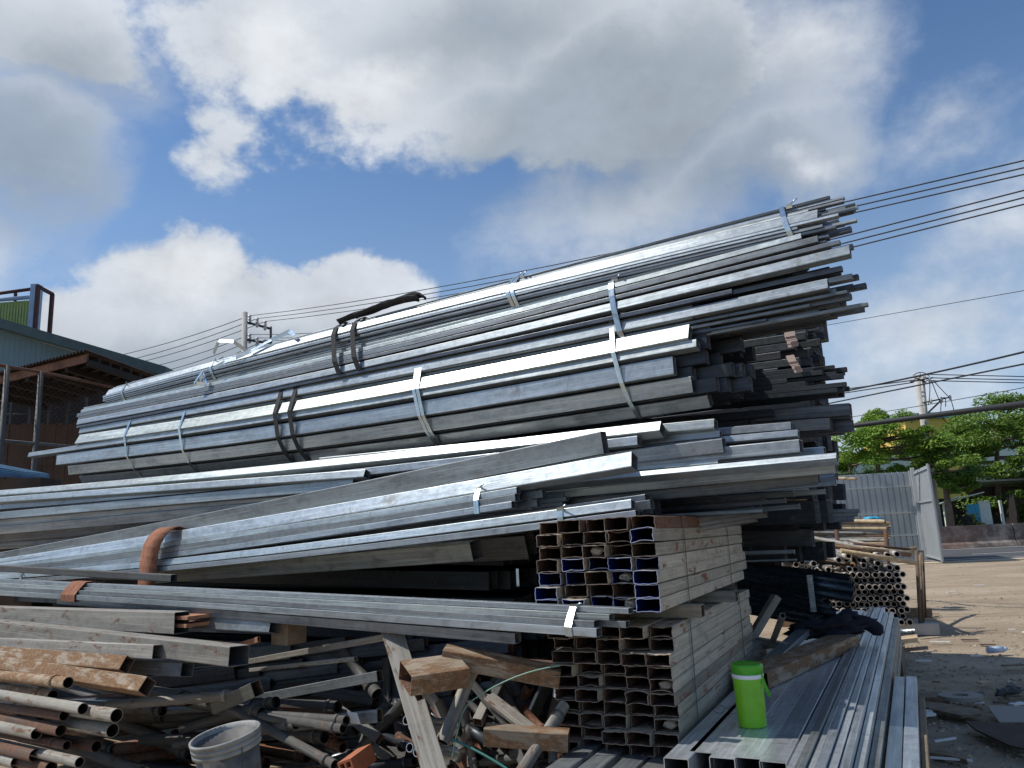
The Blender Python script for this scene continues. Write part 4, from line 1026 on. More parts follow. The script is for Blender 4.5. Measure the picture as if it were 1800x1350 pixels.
def lowcore():
    """dark stacked tubes low down, behind the box-section stacks and under the silver tubes"""
    k = 0
    labs = ['row of dark stacked tubes low behind the box stacks, {} level'.format(x) for x in ('lowest', 'second', 'third', 'fourth', 'fifth', 'topmost')]
    pys = (1002, 974, 946, 918, 890, 862)
    for i, py in enumerate(pys):
        nc = 9; w = .09; h = .135
        cells = gridfill(-nc * w, 0, -h / 2, h / 2, w, h, 80 + i, (-.05, .35), (0, .1), random.choice(['steel_deep_shade', 'galv_shaded', 'steel_deep_shade']))
        Bundle('tube_row', labs[i], (1335 + [-60, 20, 12, 40, 25, 45][i], py), (700, py + 8), 6.2 - .03 * i, cells, cat='tube row')
    labs = ['layer of large dark tubes in the shade deep under the silver tubes, {} layer'.format(x) for x in ('bottom', 'second', 'third', 'fourth', 'fifth', 'sixth', 'top')]
    for i, py in enumerate((1250, 1205, 1160, 1115, 1070, 1022, 978)):
        nc = 8; w = .11; h = .13
        cells = gridfill(-nc * w, 0, -h / 2, h / 2, w, h, 180 + i, (-.25, .1), (0, .1), 'steel_deep_shade')
        Bundle('tube_row', labs[i], (905 - i % 2 * 14, py), (-40, py - 14 + 5 * i - 30), 4.35, cells, cat='tube row')
    labs = ['layer of dark tubes filling the pile behind the long silver tubes, {} layer'.format(x) for x in ('lower', 'middle', 'upper')]
    for i, py in enumerate((905, 862, 815)):
        cells = gridfill(-8 * .1, 0, -.07, .07, .1, .14, 280 + i, (-.25, .1), (0, .1), 'steel_deep_shade')
        Bundle('tube_row', labs[i], (1150 + 30 * i, py), (60, [985, 950, 905][i]), 4.3, cells, cat='tube row')
lowcore()

def loose():
    t = tube
    # long bright tubes under the middle bundle
    t('brightest long silver tube, running directly under the middle bundle', (-60, 873), (1160, 754), 3.78, 22, 1, 32, .03, 'galv_bright', w=.07)
    t('long tube right under the brightest one, banded near its middle', (-60, 896), (1120, 775), 3.77, 16, 1, 8, .03, 'galv', w=.06)
    t('wide grey tube in the shade under the long bright pair', (-60, 924), (1270, 782), 3.82, 26, 1, -6, .03, 'galv', w=.06)
    t('dark wide tube below the grey one, lost behind the sloping tubes', (-60, 948), (1120, 818), 3.88, 34, 1, -14, .03, 'galv_shaded', w=.06)
    t('short pale tube end just right of the brightest long tube', (560, 812), (1255, 746), 3.86, 18, 1, 12, 0, 'galv', w=.06)
    t('thin tube end under the short pale one', (500, 838), (1265, 763), 3.90, 12, 1, 10, 0, 'galv_bright')
    t('flat grey tube reaching further right above the twin tubes', (700, 805), (1390, 749), 4.0, 14, 1, 8, 0, 'galv_dull')
    t('upper of the twin light grey tubes at the right', (700, 823), (1402, 762), 3.92, 12, 1, 12, 0, 'galv')
    t('large brushed tube with square-cut end under the twin tubes', (560, 864), (1405, 784), 3.84, 24, 1, 2, 0, 'galv_dull', w=.08)
    t('small bluish tube tucked behind the large brushed tube', (800, 842), (1448, 793), 4.0, 16, 1, 0, 0, 'blue_steel')
    t('short light tube end resting on the longest right-hand tube', (600, 868), (1262, 811), 3.84, 10, 1, 12, 0, 'galv')
    t('longest tube at the right, with a bright upper face, reaching the trees', (520, 893), (1470, 806), 3.74, 13, 1, 38, .0, 'galv_bright', w=.05)
    t('dark tube directly below the one with the bright upper face', (520, 912), (1468, 822), 3.78, 16, 1, -8, .0, 'galv_dull', w=.05)
    t('wide dark tube with a brown reflection under the longest tubes', (520, 935), (1437, 840), 3.84, 21, 1, -6, .0, 'galv_shaded', w=.06)
    t('blue-black tube end behind the wide dark tube', (800, 900), (1466, 842), 4.1, 22, 1, 0, .0, 'blue_steel', w=.05)
    t('pale tube end peeping under the blue-black one', (900, 880), (1420, 857), 4.4, 8, 1, 0, .0, 'galv')
    t('grey tube end below the pale peeping one', (900, 900), (1450, 864), 4.5, 9, 1, 0, .0, 'galv_dull')
    t('left part of a bright tube lying just under the brightest long one', (-60, 884), (640, 834), 3.72, 15, 1, 20, .0, 'galv_bright', w=.06)
    t('broad grey tube at the left edge under the bright long pair', (-60, 912), (620, 851), 3.74, 19, 1, 4, .0, 'galv', w=.06)
    t('broad shaded tube at the left, second under the bright pair', (-60, 937), (560, 882), 3.78, 20, 1, -10, .0, 'galv_dull', w=.06)
    # thin dark rods
    rods = [(1340, 858, 6), (1318, 864, 5), (1395, 868, 9), (1330, 871, 5), (1345, 876, 6), (1380, 880, 8), (1300, 882, 5), (1336, 887, 5), (1405, 890, 9), (1322, 893, 5)]
    for i, (x, y, h) in enumerate(rods):
        t('thin dark rod above the rusty box stack, %s of the row from the top' % ('first', 'second', 'third', 'fourth', 'fifth', 'sixth', 'seventh', 'eighth', 'ninth', 'tenth')[i], (600, y + 55 + i), (x, y), 4.25 - .02 * (i % 3), h, 1, 0, 0, 'galv_shaded', name='steel_rod', cat='steel rod', group='thin dark rods above the box stack')
    t('thin bright rod, lowest of the rods above the box stack', (700, 930), (1339, 898), 4.0, 5, 1, 20, 0, 'galv_bright', name='steel_rod', cat='steel rod')
    for (A, B_, lab) in (((1130, 925), (1318, 903), 'long rusty round pole ending just above the box stack'), ((1200, 926), (1348, 904), 'pale short pole beside the long rusty round pole'), ((1200, 935), (1330, 912), 'lower rusty pole lying on the box stack rear')):
        a = PL(*A, 4.1); b = PL(*B_, 4.1); mb = MB(); mb.pipe(a, b, .016, seg=12, wall=.003); mb.build('rusty_pole', ['weathered', 'inner_dark'], label=lab, cat='pole')
    # pale tube ends sticking out over the far pipe stacks
    for (x0, x1, y, h, mt, lab) in ((1400, 1452, 878, 14, 'galv_bright', 'pale blue square tube end above the far pipe stack'), (1392, 1418, 877, 4, 'wood_pale', 'short yellow strip beside the pale blue tube end'),
                                    (1400, 1510, 898, 6, 'galv', 'long pale tube pointing at the gate, upper one'), (1402, 1476, 906, 8, 'galv_bright', 'bright flat tube with a sharp end under the upper pale one'), (1400, 1508, 905, 5, 'galv', 'long pale tube pointing at the gate, lower one'), (1425, 1500, 912, 9, 'galv_bright', 'bright short wide tube above the brown pipes'),
                                    (1370, 1396, 970, 6, 'galv_bright', 'short bright tube end beside the jumbled pipes'), (1366, 1400, 984, 3, 'galv_bright', 'thin bright strip below the short bright end')):
        t(lab, (x0 - 60, y + 3), (x1, y), 6.1 if x1 > 1420 else 5.6, h, 1, 20, 0, mt, cA=None)
    # ---- the sloping group in front (converging to the left)
    t('wide dull grey tube sloping up to a black open end in the middle', (-60, 992), (1058, 777), 3.62, 40, 1, -2, .02, 'galv_dull', w=.07)
    t('long light tube under the dull grey one, brown underside and open end', (-60, 1000), (1110, 811), 3.54, 30, 1, 20, .02, 'galv_bright', w=.075)
    def bnd(lab, Rp, Lp, c, spec, sag=.02, mat='galv', straps=()):
        cells = []
        for (y, w, h, rot, eR, x, *mm) in spec: cells.append((x - w / 2, y, w, h, rot, eR, 0.05) + tuple(mm))
        b = Bundle('tube_bundle', lab, Rp, Lp, c, cells, sag=sag, mat=mat)
        for s_ in straps: b.strap(b.at(s_), .034, skew=-.1)
        return b
    bnd('banded bundle of thin stepped tubes ending mid picture under the light sloping tube', (905, 872), (-60, 1008), 3.5,
        [(.062, .04, .03, 8, .03, -.04, 'galv_dull'), (.03, .04, .035, 5, .0, -.02, 'galv'), (-.008, .05, .04, 0, .0, 0.0, 'galv_dull'), (-.045, .05, .036, 5, -.02, .01, 'galv'),
         (.05, .04, .04, 0, .09, -.09, 'galv_shaded'), (.0, .04, .04, 0, .12, -.09, 'galv_shaded'), (-.045, .04, .04, 0, .08, -.09, 'galv_shaded')], .03, straps=(838, ))
    bnd('banded pair of bluish silver tubes ending on top of the rusty box stack', (1110, 893), (-60, 1022), 3.46,
        [(.015, .05, .045, 14, .0, 0, 'galv_bright'), (-.03, .05, .035, 0, .02, .004, 'galv'), (.01, .05, .045, 0, .07, -.07, 'galv_shaded'), (-.03, .05, .03, 0, .03, -.06, 'galv_shaded')], .035, straps=(985, 38))
    bnd('small banded bundle of short tubes between the sloping tubes and the box stack', (988, 880), (500, 935), 3.75,
        [(.03, .03, .022, 8, .0, -.02, 'galv_dull'), (.006, .03, .022, 8, .02, -.01, 'galv_bright'), (-.018, .03, .022, 0, .0, 0, 'galv'), (-.04, .03, .02, 0, .01, 0, 'galv_dull')], 0, straps=(932,))
    t('short tube end, upper of two beside the small banded bundle', (700, 905), (1035, 862), 3.9, 13, 1, 8, 0, 'galv_dull')
    t('short tube end, lower of two beside the small banded bundle', (700, 920), (1052, 872), 3.95, 12, 1, 8, 0, 'galv_dull')
    t('dark broad tube whose open end gapes just above the box stack', (640, 950), (1135, 886), 3.7, 34, 1, 4, 0, 'galv_shaded', w=.09)
    t('dark blue-black tube behind the broad gaping one', (640, 955), (1150, 890), 3.95, 36, 1, 4, 0, 'galv_shaded', w=.09)
    t('large dark tube hanging in the shade with an open end left of the box stack', (250, 1012), (828, 966), 3.62, 34, 1, -14, .0, 'galv_dull', w=.11)
    t('dark tube behind the hanging one, running to the box stack', (300, 1000), (925, 958), 4.1, 44, 1, -16, .0, 'galv_shaded', w=.11)
    # left end clutter under the bright tubes
    for i, (x, y, h, mt) in enumerate(((210, 915, 15, 'galv_dull'), (140, 934, 12, 'weathered'), (170, 948, 10, 'galv_shaded'), (90, 955, 8, 'galv_dull'), (250, 938, 14, 'galv_shaded'), (60, 967, 8, 'rusty'))):
        t(('grey', 'small rusty-rimmed square', 'dark thin', 'thin grey', 'wide dark', 'small rusty')[i] + ' tube end in the left gap above the sloping tubes', (-70, y + 12), (x, y), 3.95 + .05 * (i % 2), h, 1, -4, 0, mt, cA=None)
    # ---- the stepped bundle in front, dipping to the right
    spec = []
    for i, (y, x) in enumerate(((.047, -.07), (.02, -.045), (-.008, -.02), (-.04, .0))):
        spec.append((y, .05, [.024, .026, .028, .036][i], 0, [.10, .02, -.04, -.02][i], x, ['galv', 'galv', 'galv_dull', 'galv'][i]))
    spec += [(.04, .04, .028, 0, .0, -.12, 'galv_dull'), (-.01, .04, .028, 0, .08, -.08, 'galv_dull'), (-.04, .04, .03, 0, -.05, -.06, 'galv_dull')]
    G = bnd('stepped bundle of pale tubes in front, dipping to the right across the dark gap', (1055, 1096), (-60, 1030), 3.02, spec, .0, straps=(996,))
    t('flat pale tube slung under the stepped bundle', (100, 1055), (905, 1122), 3.04, 19, 1, -6, 0, 'galv_dull', w=.05)
    G.sling(G.at(122), .19, 'webbing_rust', 'short rust-brown webbing strap wrapped round the stepped front bundle', name='webbing_strap', skew=.0, off=.006)
    # the brown strap over the sloping tubes
    def strip(pts, wid, label):
        mb = MB(); wv = T * (wid / 2); th = .006; N2 = 26; P = []
        for i in range(N2 + 1):
            s_ = i / N2 * (len(pts) - 1); k = min(len(pts) - 2, int(s_)); u = s_ - k
            p0 = pts[max(0, k - 1)]; p1 = pts[k]; p2 = pts[k + 1]; p3 = pts[min(len(pts) - 1, k + 2)]
            P.append(.5 * ((2 * p1) + (p2 - p0) * u + (2 * p0 - 5 * p1 + 4 * p2 - p3) * u * u + (3 * p1 - p0 - 3 * p2 + p3) * u ** 3))
        d = 0; o = 0
        for i, p in enumerate(P):
            tg = (P[min(i + 1, N2)] - P[max(0, i - 1)]).normalized(); n = tg.cross(T).normalized()
            j = .004 * math.sin(i * 2.1)
            mb.v += [p - wv + n * th / 2 + T * j, p + wv + n * th / 2 + T * j, p + wv - n * th / 2 + T * j, p - wv - n * th / 2 + T * j]
        for i in range(N2):
            L_ = (P[i + 1] - P[i]).length
            for a, b in ((0, 1), (1, 2), (2, 3), (3, 0)):
                mb.face([4 * i + a, 4 * i + 4 + a, 4 * i + 4 + b, 4 * i + b], [(d, a * wid), (d + L_, a * wid), (d + L_, b * wid), (d, b * wid)], 0, True)
            d += L_
        mb.face([0, 1, 2, 3]); k = 4 * N2; mb.face([k + 3, k + 2, k + 1, k]); mb.build('webbing_strap', ['webbing_rust'], label=label, cat='strap')
    strip([PL(312, 931, 3.62), PL(299, 927, 3.54), PL(283, 935, 3.47), PL(270, 952, 3.43), PL(263, 974, 3.42), PL(260, 1000, 3.42), PL(256, 1040, 3.42)], .215, 'broad rust-brown webbing strap hanging over the sloping silver tubes at the left')
loose()
# ================================================================== BOX-SECTION STACKS
SA = R(25.5); SD = V((math.sin(SA), math.cos(SA), 0)); SS = V((math.cos(SA), -math.sin(SA), 0))   # depth axis / across axis (right)
def box_stack(label, corner, z0, z1, cols, rows, cw, length, mat, blue=(), stuffed=(), shift=None, wires=(.17, .78), wire_mat='twine', rust_top=False, seed=1, dmat='inner_dark', tilt=0):
    rnd = random.Random(seed); h = (z1 - z0) / rows
    root = thing('box_tube_stack', V(((corner + SD * length / 2 - SS * cols * cw / 2).x, (corner + SD * length / 2 - SS * cols * cw / 2).y, z0)), label, 'tube stack')
    for j in range(rows):
        for i in range(cols):          # i: column from the right, j: row from the bottom
            yo = rnd.uniform(-.04, .05); zo = rnd.uniform(-.002, .002)
            ex = (shift(i, j) if shift else (0, 0))
            c = corner - SS * (cw * (i + .5) + ex[0]) + UP * (0) ; zc = z0 + h * (j + .5) + zo + ex[1]
            a = V((c.x, c.y, zc)) + SD * yo; L = length + rnd.uniform(-.12, .05)
            if i == 0: L = length + rnd.uniform(-.1, .08)
            n = [0, .02, .12, .3, .8, 1.3, 1]
            path = [a + SD * (L * t) for t in (0, .02, .08, .3, .7, .96, 1)]
            # sweep manually: front axis = -SS... frames (x = SS, y = up)
            fr = [(SS, UP)] * len(path)
            p1 = rectprof(cw - .003, h - .0015, .006, 2, 4); p2 = rectprof(cw - .003 - .0052, h - .0015 - .0052, .004, 2, 4)
            jt = [None] * len(path); row = []; amp = rnd.choice([.05, .1, .2, .5, .9, .3, .15, .1, .6]); ph = rnd.uniform(-.3, .3); sgn = rnd.choice([1, 1, -1]) ; sg2 = rnd.choice([1, 1, -1])
            for (x, y) in p1:
                mid = max(0, 1 - (2.1 * (x / cw - ph * .4)) ** 2); up = 1 if y > 0 else -1
                edge = abs(y) > h * .4
                dz = (-(sgn if up > 0 else sg2) * up * mid * .010 * amp) if edge else 0
                dx = 0 if edge else -(1 if x > 0 else -1) * .006 * amp * (1 - (2.2 * y / h) ** 2)
                row.append((dx + rnd.gauss(0, .001), dz + rnd.gauss(0, .0012)))
            jt[0] = row; jt[1] = [(x * .8, y * .8) for x, y in row]; jt[2] = [(x * .25, y * .25) for x, y in row]
            mb = MB(); mb.sweep(path, p1, [(SS, UP)] * len(path), p2, 0, 1, 2, False, False, jt)
            ins = 'blue_paint' if (i, j) in blue else dmat
            mt = 'rusty_brown' if (rust_top and j == rows - 1) else mat
            o = mb.build('rectangular_tube', [mt, ins, 'rim_rust' if (i, j) not in blue else 'rim_pale'], root)
            if (i, j) in stuffed:
                q = a + SD * .03 + SS * rnd.uniform(0, .02); m2 = MB(); blob(m2, q + SD * .015, (.032, .02, h * .36), 61 + i * 7 + j, .35)
                m2.build('crumpled_plug', [stuffed[(i, j)]], o)
    W = cols * cw; H = z1 - z0; c0 = corner - SS * W / 2 + UP * (-corner.z + (z0 + z1) / 2)
    for t in wires:
        mb = MB(); lp = hull([(x, y) for x in (-W / 2 - .003, W / 2 + .003) for y in (-H / 2 - .003, H / 2 + .003)])
        ribbon(mb, c0 + SD * (length * t), SS, UP, SD, lp, .008, .003, .004, skew=.03)
        mb.build('binding_wire', [wire_mat], root)
    return root
plain('blue_paint', (.01, .025, .16), .45, var=.3, scale=12)
plain('rim_rust', (.24, .15, .10), .7, .2, var=.5, scale=25, col2=(.40, .35, .30))
plain('rim_pale', (.40, .45, .62), .6, .1, var=.3, scale=25)
def blob(mb, c, r, seed, amp=.3, sub=10, flat=None):
    o = len(mb.v); n, k = sub, sub + 4
    for i in range(n + 1):
        a = math.pi * i / n
        for j in range(k):
            b = 2 * math.pi * j / k; d = V((math.sin(a) * math.cos(b), math.sin(a) * math.sin(b), math.cos(a)))
            s = 1 + amp * mnoise.noise(d * 1.6 + V((seed * 3.7, seed, 0))) + amp * .6 * mnoise.noise(d * 4 + V((0, seed * 1.3, 5)))
            mb.v.append(V(c) + V((d.x * r[0] * s, d.y * r[1] * s, d.z * r[2] * s)))
    for i in range(n):
        for j in range(k):
            mb.face([o + i * k + j, o + (i + 1) * k + j, o + (i + 1) * k + (j + 1) % k, o + i * k + (j + 1) % k], sm=True)

cu = AY(1165, 1075, 3.44); ztop = AY(1162, 905, 3.44).z
cu_z0 = cu.z
box_stack('upper stack of rusty rectangular tubes, some painted blue inside, tied with two wires', cu, cu_z0, ztop, 5, 7, .1135, 2.15, 'painted_old',
          blue={(0, 0), (0, 1), (0, 2), (1, 0), (1, 2), (1, 3), (2, 3), (3, 2), (3, 3), (4, 2), (4, 0), (2, 0), (4, 1), (3, 0), (0, 3), (0, 5)}, stuffed={(1, 0): 'foam_blue', (1, 2): 'foam_blue', (2, 4): 'paper_crumple'},
          shift=lambda i, j: ((.0, 0) if i < 3 else (.004 * (i - 2) + (.012 if i == 4 and j != 5 else 0) - (.010 if (i == 4 and j == 6) else 0), [0, 0, 0, 0, -.004, -.016][i])), wires=(.22, .74), wire_mat='wood_old', rust_top=True, seed=4)
cl = AY(1195, 1300, 3.5); zt = AY(1192, 1101, 3.5).z; hh = (zt - AY(1195, 1340, 3.5).z) / 10
box_stack('lower stack of brown rectangular tubes standing beside the galvanized beams', cl, zt - 11 * hh, zt, 5, 11, .1135, 2.05, 'painted_old',
          stuffed={(0, 6): 'paper_crumple', (0, 3): 'paper_crumple'}, shift=lambda i, j: (.004 * (i == 4), [0, .002, .004, .006, 0][i]), wires=(.16, .80), seed=9)

def spacers():
    for (lab, p, y, l0, l1, w, h, mt) in (('old tube spacer lying across the lower stack, its end poking out at the right', (1236, 1078), 3.75, .75, .0, .07, .058, 'painted_old'),
                                          ('grey tube spacer behind the first one, its open end further right', (1290, 1062), 4.45, .9, .02, .07, .058, 'weathered'),
                                          ('rear spacer tube near the far end of the two stacks', (1296, 1054), 5.3, .9, .0, .07, .058, 'weathered')):
        e = AY(p[0], p[1], y); e.z = (zt + cu_z0) / 2; hgt = min(h, cu_z0 - zt - .003)
        mb = MB(); a = e - SS * (l0 + .1); path = [a, e + SS * l1]; mb.sweep(path, rectprof(w, hgt, .005), [(SD, UP)] * 2, rectprof(w - .008, hgt - .008, .003), 0, 1)
        # fix winding by leaving as is (thin steel, both sides shaded alike)
        mb.build('spacer_tube', [mt, 'inner_dark'], label=lab, cat='steel tube')
spacers()
print('stack z', zt, cu_z0, ztop, 'lower base', zt - 11 * hh)

# bearers under the lower stack and everything else low
def bearers():
    zb = zt - 11 * hh
    for k, d in enumerate((.25, 1.0, 1.75)):
        c = cl - SS * .28 + SD * d; mb = MB(); mb.box(V((c.x, c.y, zb / 2)), SS * .33, SD * .09, UP * (zb / 2)); mb.build('timber_block', ['wood_old'], label='%s timber block carrying the lower box stack' % ('front', 'middle', 'rear')[k], cat='timber')
    # flat tubes poking out under the lower stack
    for i, (x, y) in enumerate(((980, 1341), (1030, 1345), (1085, 1349), (1135, 1352))):
        a = AY(x, y, 3.45 - i * .02) + SS * .02 + UP * (-.03); b = a + SD * 2.0; mb = MB()
        mb.sweep([a - SD * .15, b], rectprof(.1, .05, .006), [(SS, UP)] * 2, rectprof(.094, .044, .004), 0, 1); mb.build('steel_tube', ['galv_dull', 'inner_grey'], label='grey flat tube under the lower box stack, %s from the left' % ('first', 'second', 'third', 'last')[i], cat='steel tube')
bearers()

# ================================================================== FOREGROUND BEAMS (right)
HB = hdir(1605); HS = V((HB.y, -HB.x, 0))
def beams():
    zt_ = .64
    def beam(lab, px, py, z, w, h, L, mat='galv', name='galvanized_beam', cat='steel beam', inner='inner_grey', wall=.003, group=None, push=0):
        """near top-left corner at pixel"""
        c = AZ(px, py, z) + HB * push; a = c + HS * (w / 2) - UP * (h / 2); path = [a + HB * (L * t) for t in (0, .25, .5, .75, 1)]
        mb = MB(); mb.sweep(path, rectprof(w, h, .004), [(HS, UP)] * 5, rectprof(w - 2 * wall, h - 2 * wall, .002), 0, 1)
        return mb.build(name, [mat, inner], label=lab, cat=cat, group=group), c
    W = .098
    for lab, px, py, mt, L, pu in (('leftmost wide galvanized beam with a square open end, against the lower stack', 1166, 1331, 'beam_steel', 5.2, 0), ('recessed second galvanized beam, its end set back', 1210, 1320, 'beam_steel', 5.0, 0),
                              ('third wide galvanized beam from the left, left of the cooler', 1246, 1330, 'beam_steel', 5.3, 0), ('wide galvanized beam directly under the green cooler', 1293, 1330, 'beam_steel', 5.4, 0),
                              ('bright wide galvanized beam right of the cooler, sticking out nearest', 1334, 1337, 'beam_steel', 5.4, 0)):
        beam(lab, px, py, zt_, W, W * .92, L, mt)
    # second layer under them
    for i, px in enumerate((1185, 1228, 1275, 1322)):
        beam('galvanized beam in the layer under the wide beams, %s from the left' % ('first', 'second', 'third', 'fourth')[i], px, 1392, zt_ - .094, W, W * .9, 5.1, 'galv_dull')
    labs = ['first', 'second', 'third', 'fourth', 'fifth', 'sixth', 'seventh', 'eighth']
    x = AZ(1384, 1352, zt_); 
    specs = [(.028, .04, .012), (.032, .05, .026), (.022, .045, .012), (.034, .05, .022), (.03, .06, .008), (.032, .04, .0), (.032, .05, -.03), (.04, .05, -.07)]
    p = AZ(1380, 1362, zt_) ; off = 0
    for i, (w, h, dz) in enumerate(specs):
        a = p + HS * (off + w / 2) + UP * (dz - h / 2) - HB * (.05 * (i % 3)); off += w + .004; L = 5.6 + random.uniform(-.3, .25)
        mb = MB(); mb.sweep([a, a + HB * L / 2, a + HB * L], rectprof(w, h, .002), [(HS, UP)] * 3, rectprof(w - .005, h - .005, .001), 0, 1)
        mb.build('steel_channel', [['beam_steel', 'galv_dull', 'beam_steel', 'galv', 'beam_steel', 'galv', 'beam_steel', 'galv_dull'][i], 'inner_grey'], label='narrow weathered rail, %s to the right of the wide beams' % labs[i], cat='steel rail')
        for k in range(1, 4):
            a2 = a - UP * (h * .5 + .045 + .065 * (k - 1)) ; mb = MB(); mb.sweep([a2, a2 + HB * L * .99], rectprof(w, .058, .002), [(HS, UP)] * 2, rectprof(w - .005, .053, .001), 0, 1)
            mb.build('steel_channel', [['galv_dull', 'weathered', 'galv_dull'][k - 1], 'inner_grey'], label='rail in the %s layer under the %s narrow rail' % (('second', 'third', 'fourth')[k - 1], labs[i]), cat='steel rail')
    # low beams at the far right
    q = AZ(1500, 1352, .54)
    for i, (w, h, z, mt, L, lab, dx, nm, ct) in enumerate(((.105, .05, .535, 'rustmix', 2.25, 'brown rusty tube just right of the narrow rails', 0, 'steel_tube', 'steel tube'), (.06, .05, .55, 'blue_steel', 2.0, 'bluish galvanized beam, left of the two at the right side of the yard stack', .112, 'galvanized_beam', 'steel beam'),
                                                (.06, .05, .552, 'galv', 2.02, 'pale galvanized beam, rightmost of the two at the right side', .176, 'galvanized_beam', 'steel beam'), (.028, .05, .52, 'wood_old', 1.6, 'thin timber strip along the right side of the pale beams', .24, 'plank', 'plank'))):
        a = q + HS * (dx + w / 2); a.z = z - h / 2; a = a - HB * .4; mb = MB(); L += .4
        mb.sweep([a, a + HB * L], rectprof(w, h, .004), [(HS, UP)] * 2, rectprof(w - .006, h - .006, .002), 0, 1)
        mb.build(nm, [mt, 'inner_grey'], label=lab, cat=ct)
    for k, d in enumerate((.5, 1.7)):
        for j, (o, zz, ww) in enumerate(((.13, .46, .12), (-.2, .33, .16))):
            c = q + HS * o + HB * (d + (1.2 * j)); c.z = zz / 2 - .01; mb = MB(); mb.box(c, HS * ww, HB * .05, UP * (zz / 2)); mb.build('timber_block', ['wood_old'], label='timber bearer under the %s, %s' % (('low right beams', 'narrow rails')[j], ('front end', 'rear end')[k]), cat='timber')
    for k, d in enumerate((1.0, 2.6, 4.2)):
        c = AZ(1300, 1340, zt_) + HB * d; c.z = (zt_ - .19) / 2; mb = MB(); mb.box(c, HS * .3, HB * .08, UP * (c.z)); mb.build('timber_block', ['wood_old'], label='timber block under the wide beams, %s' % ('front', 'middle', 'rear')[k], cat='timber')
    return zt_
ZB = beams()

def cooler():
    b = AZ(1323, 1276, ZB); b.z = ZB + .001; s = mpp(b)
    r = thing('cooler_jug', b, 'bright green insulated jug with white band and looped handle standing on the galvanized beams', 'cooler jug')
    H = 103 * s * 1.02; R0 = 24 * s; R1 = 26.5 * s
    def lathe(prof, name, mat, seg=40):
        mb = MB(); n = len(prof)
        for i in range(seg):
            a = 2 * math.pi * i / seg
            for rr, z in prof: mb.v.append(b + V((rr * math.cos(a), rr * math.sin(a), z)))
        for i in range(seg):
            for j in range(n - 1):
                k = (i + 1) % seg; mb.face([i * n + j, k * n + j, k * n + j + 1, i * n + j + 1], sm=True)
        return mb.build(name, [mat], r)
    lathe([(0, 0), (R0 * .94, 0), (R0, H * .012), (R0 * 1.0, H * .03), (R1 * .99, H * .76), (R1 * .97, H * .768)], 'body', 'green_body')
    lathe([(R1 * .97, H * .765), (R1 * 1.03, H * .77), (R1 * 1.045, H * .83), (R1 * .98, H * .838)], 'white_band', 'white_plastic')
    lathe([(R1 * .96, H * .836), (R1 * 1.03, H * .842), (R1 * 1.05, H * .97), (R1 * .99, H * .995), (R1 * .9, H), (R1 * .8, H * .985), (0, H * .985)], 'lid', 'green_lid')
    mb = MB(); sd = V((math.cos(R(-14)), math.sin(R(-14)), 0)); sp = V((-sd.y, sd.x, 0)); P = []
    for i in range(13):
        a = math.pi * i / 12; k = math.sin(a); P.append(b + sp * (R1 * .55 * math.cos(a)) + sd * (R1 * (.86 + .42 * k)) + UP * (H * (.83 - .36 * k ** .8)))
    for i in range(12):
        d = (P[i + 1] - P[i]); w = (sd + UP * .5).normalized() * .007; n = d.normalized().cross(w.normalized()) * .0028
        mb.box((P[i] + P[i + 1]) / 2, d * .53, w, n)
    mb.build('handle', ['green_lid'], r)
    # wire glasses lying beside
    g = AZ(1278, 1256, ZB); g.z = ZB + .003; mb = MB(); 
    for k in (-1, 1):
        prev = None
        for i in range(13):
            a = 2 * math.pi * i / 12; p = g + V((k * .032 + .027 * math.cos(a), -.01 * k, .02 + .018 * math.sin(a)))
            if prev: mb.pipe(prev, p, .0014, seg=4)
            prev = p
    for k in (-1, 1): mb.pipe(g + V((k * .06, 0, .028)), g + V((k * .055 + .05, .12, .006)), .0013, seg=4)
    mb.pipe(g + V((-.008, .0, .026)), g + V((.008, 0, .026)), .0013, seg=4)
    mb.build('wire_glasses', ['iron_dark'], label='small wire-framed glasses lying left of the green jug', cat='glasses')
cooler()

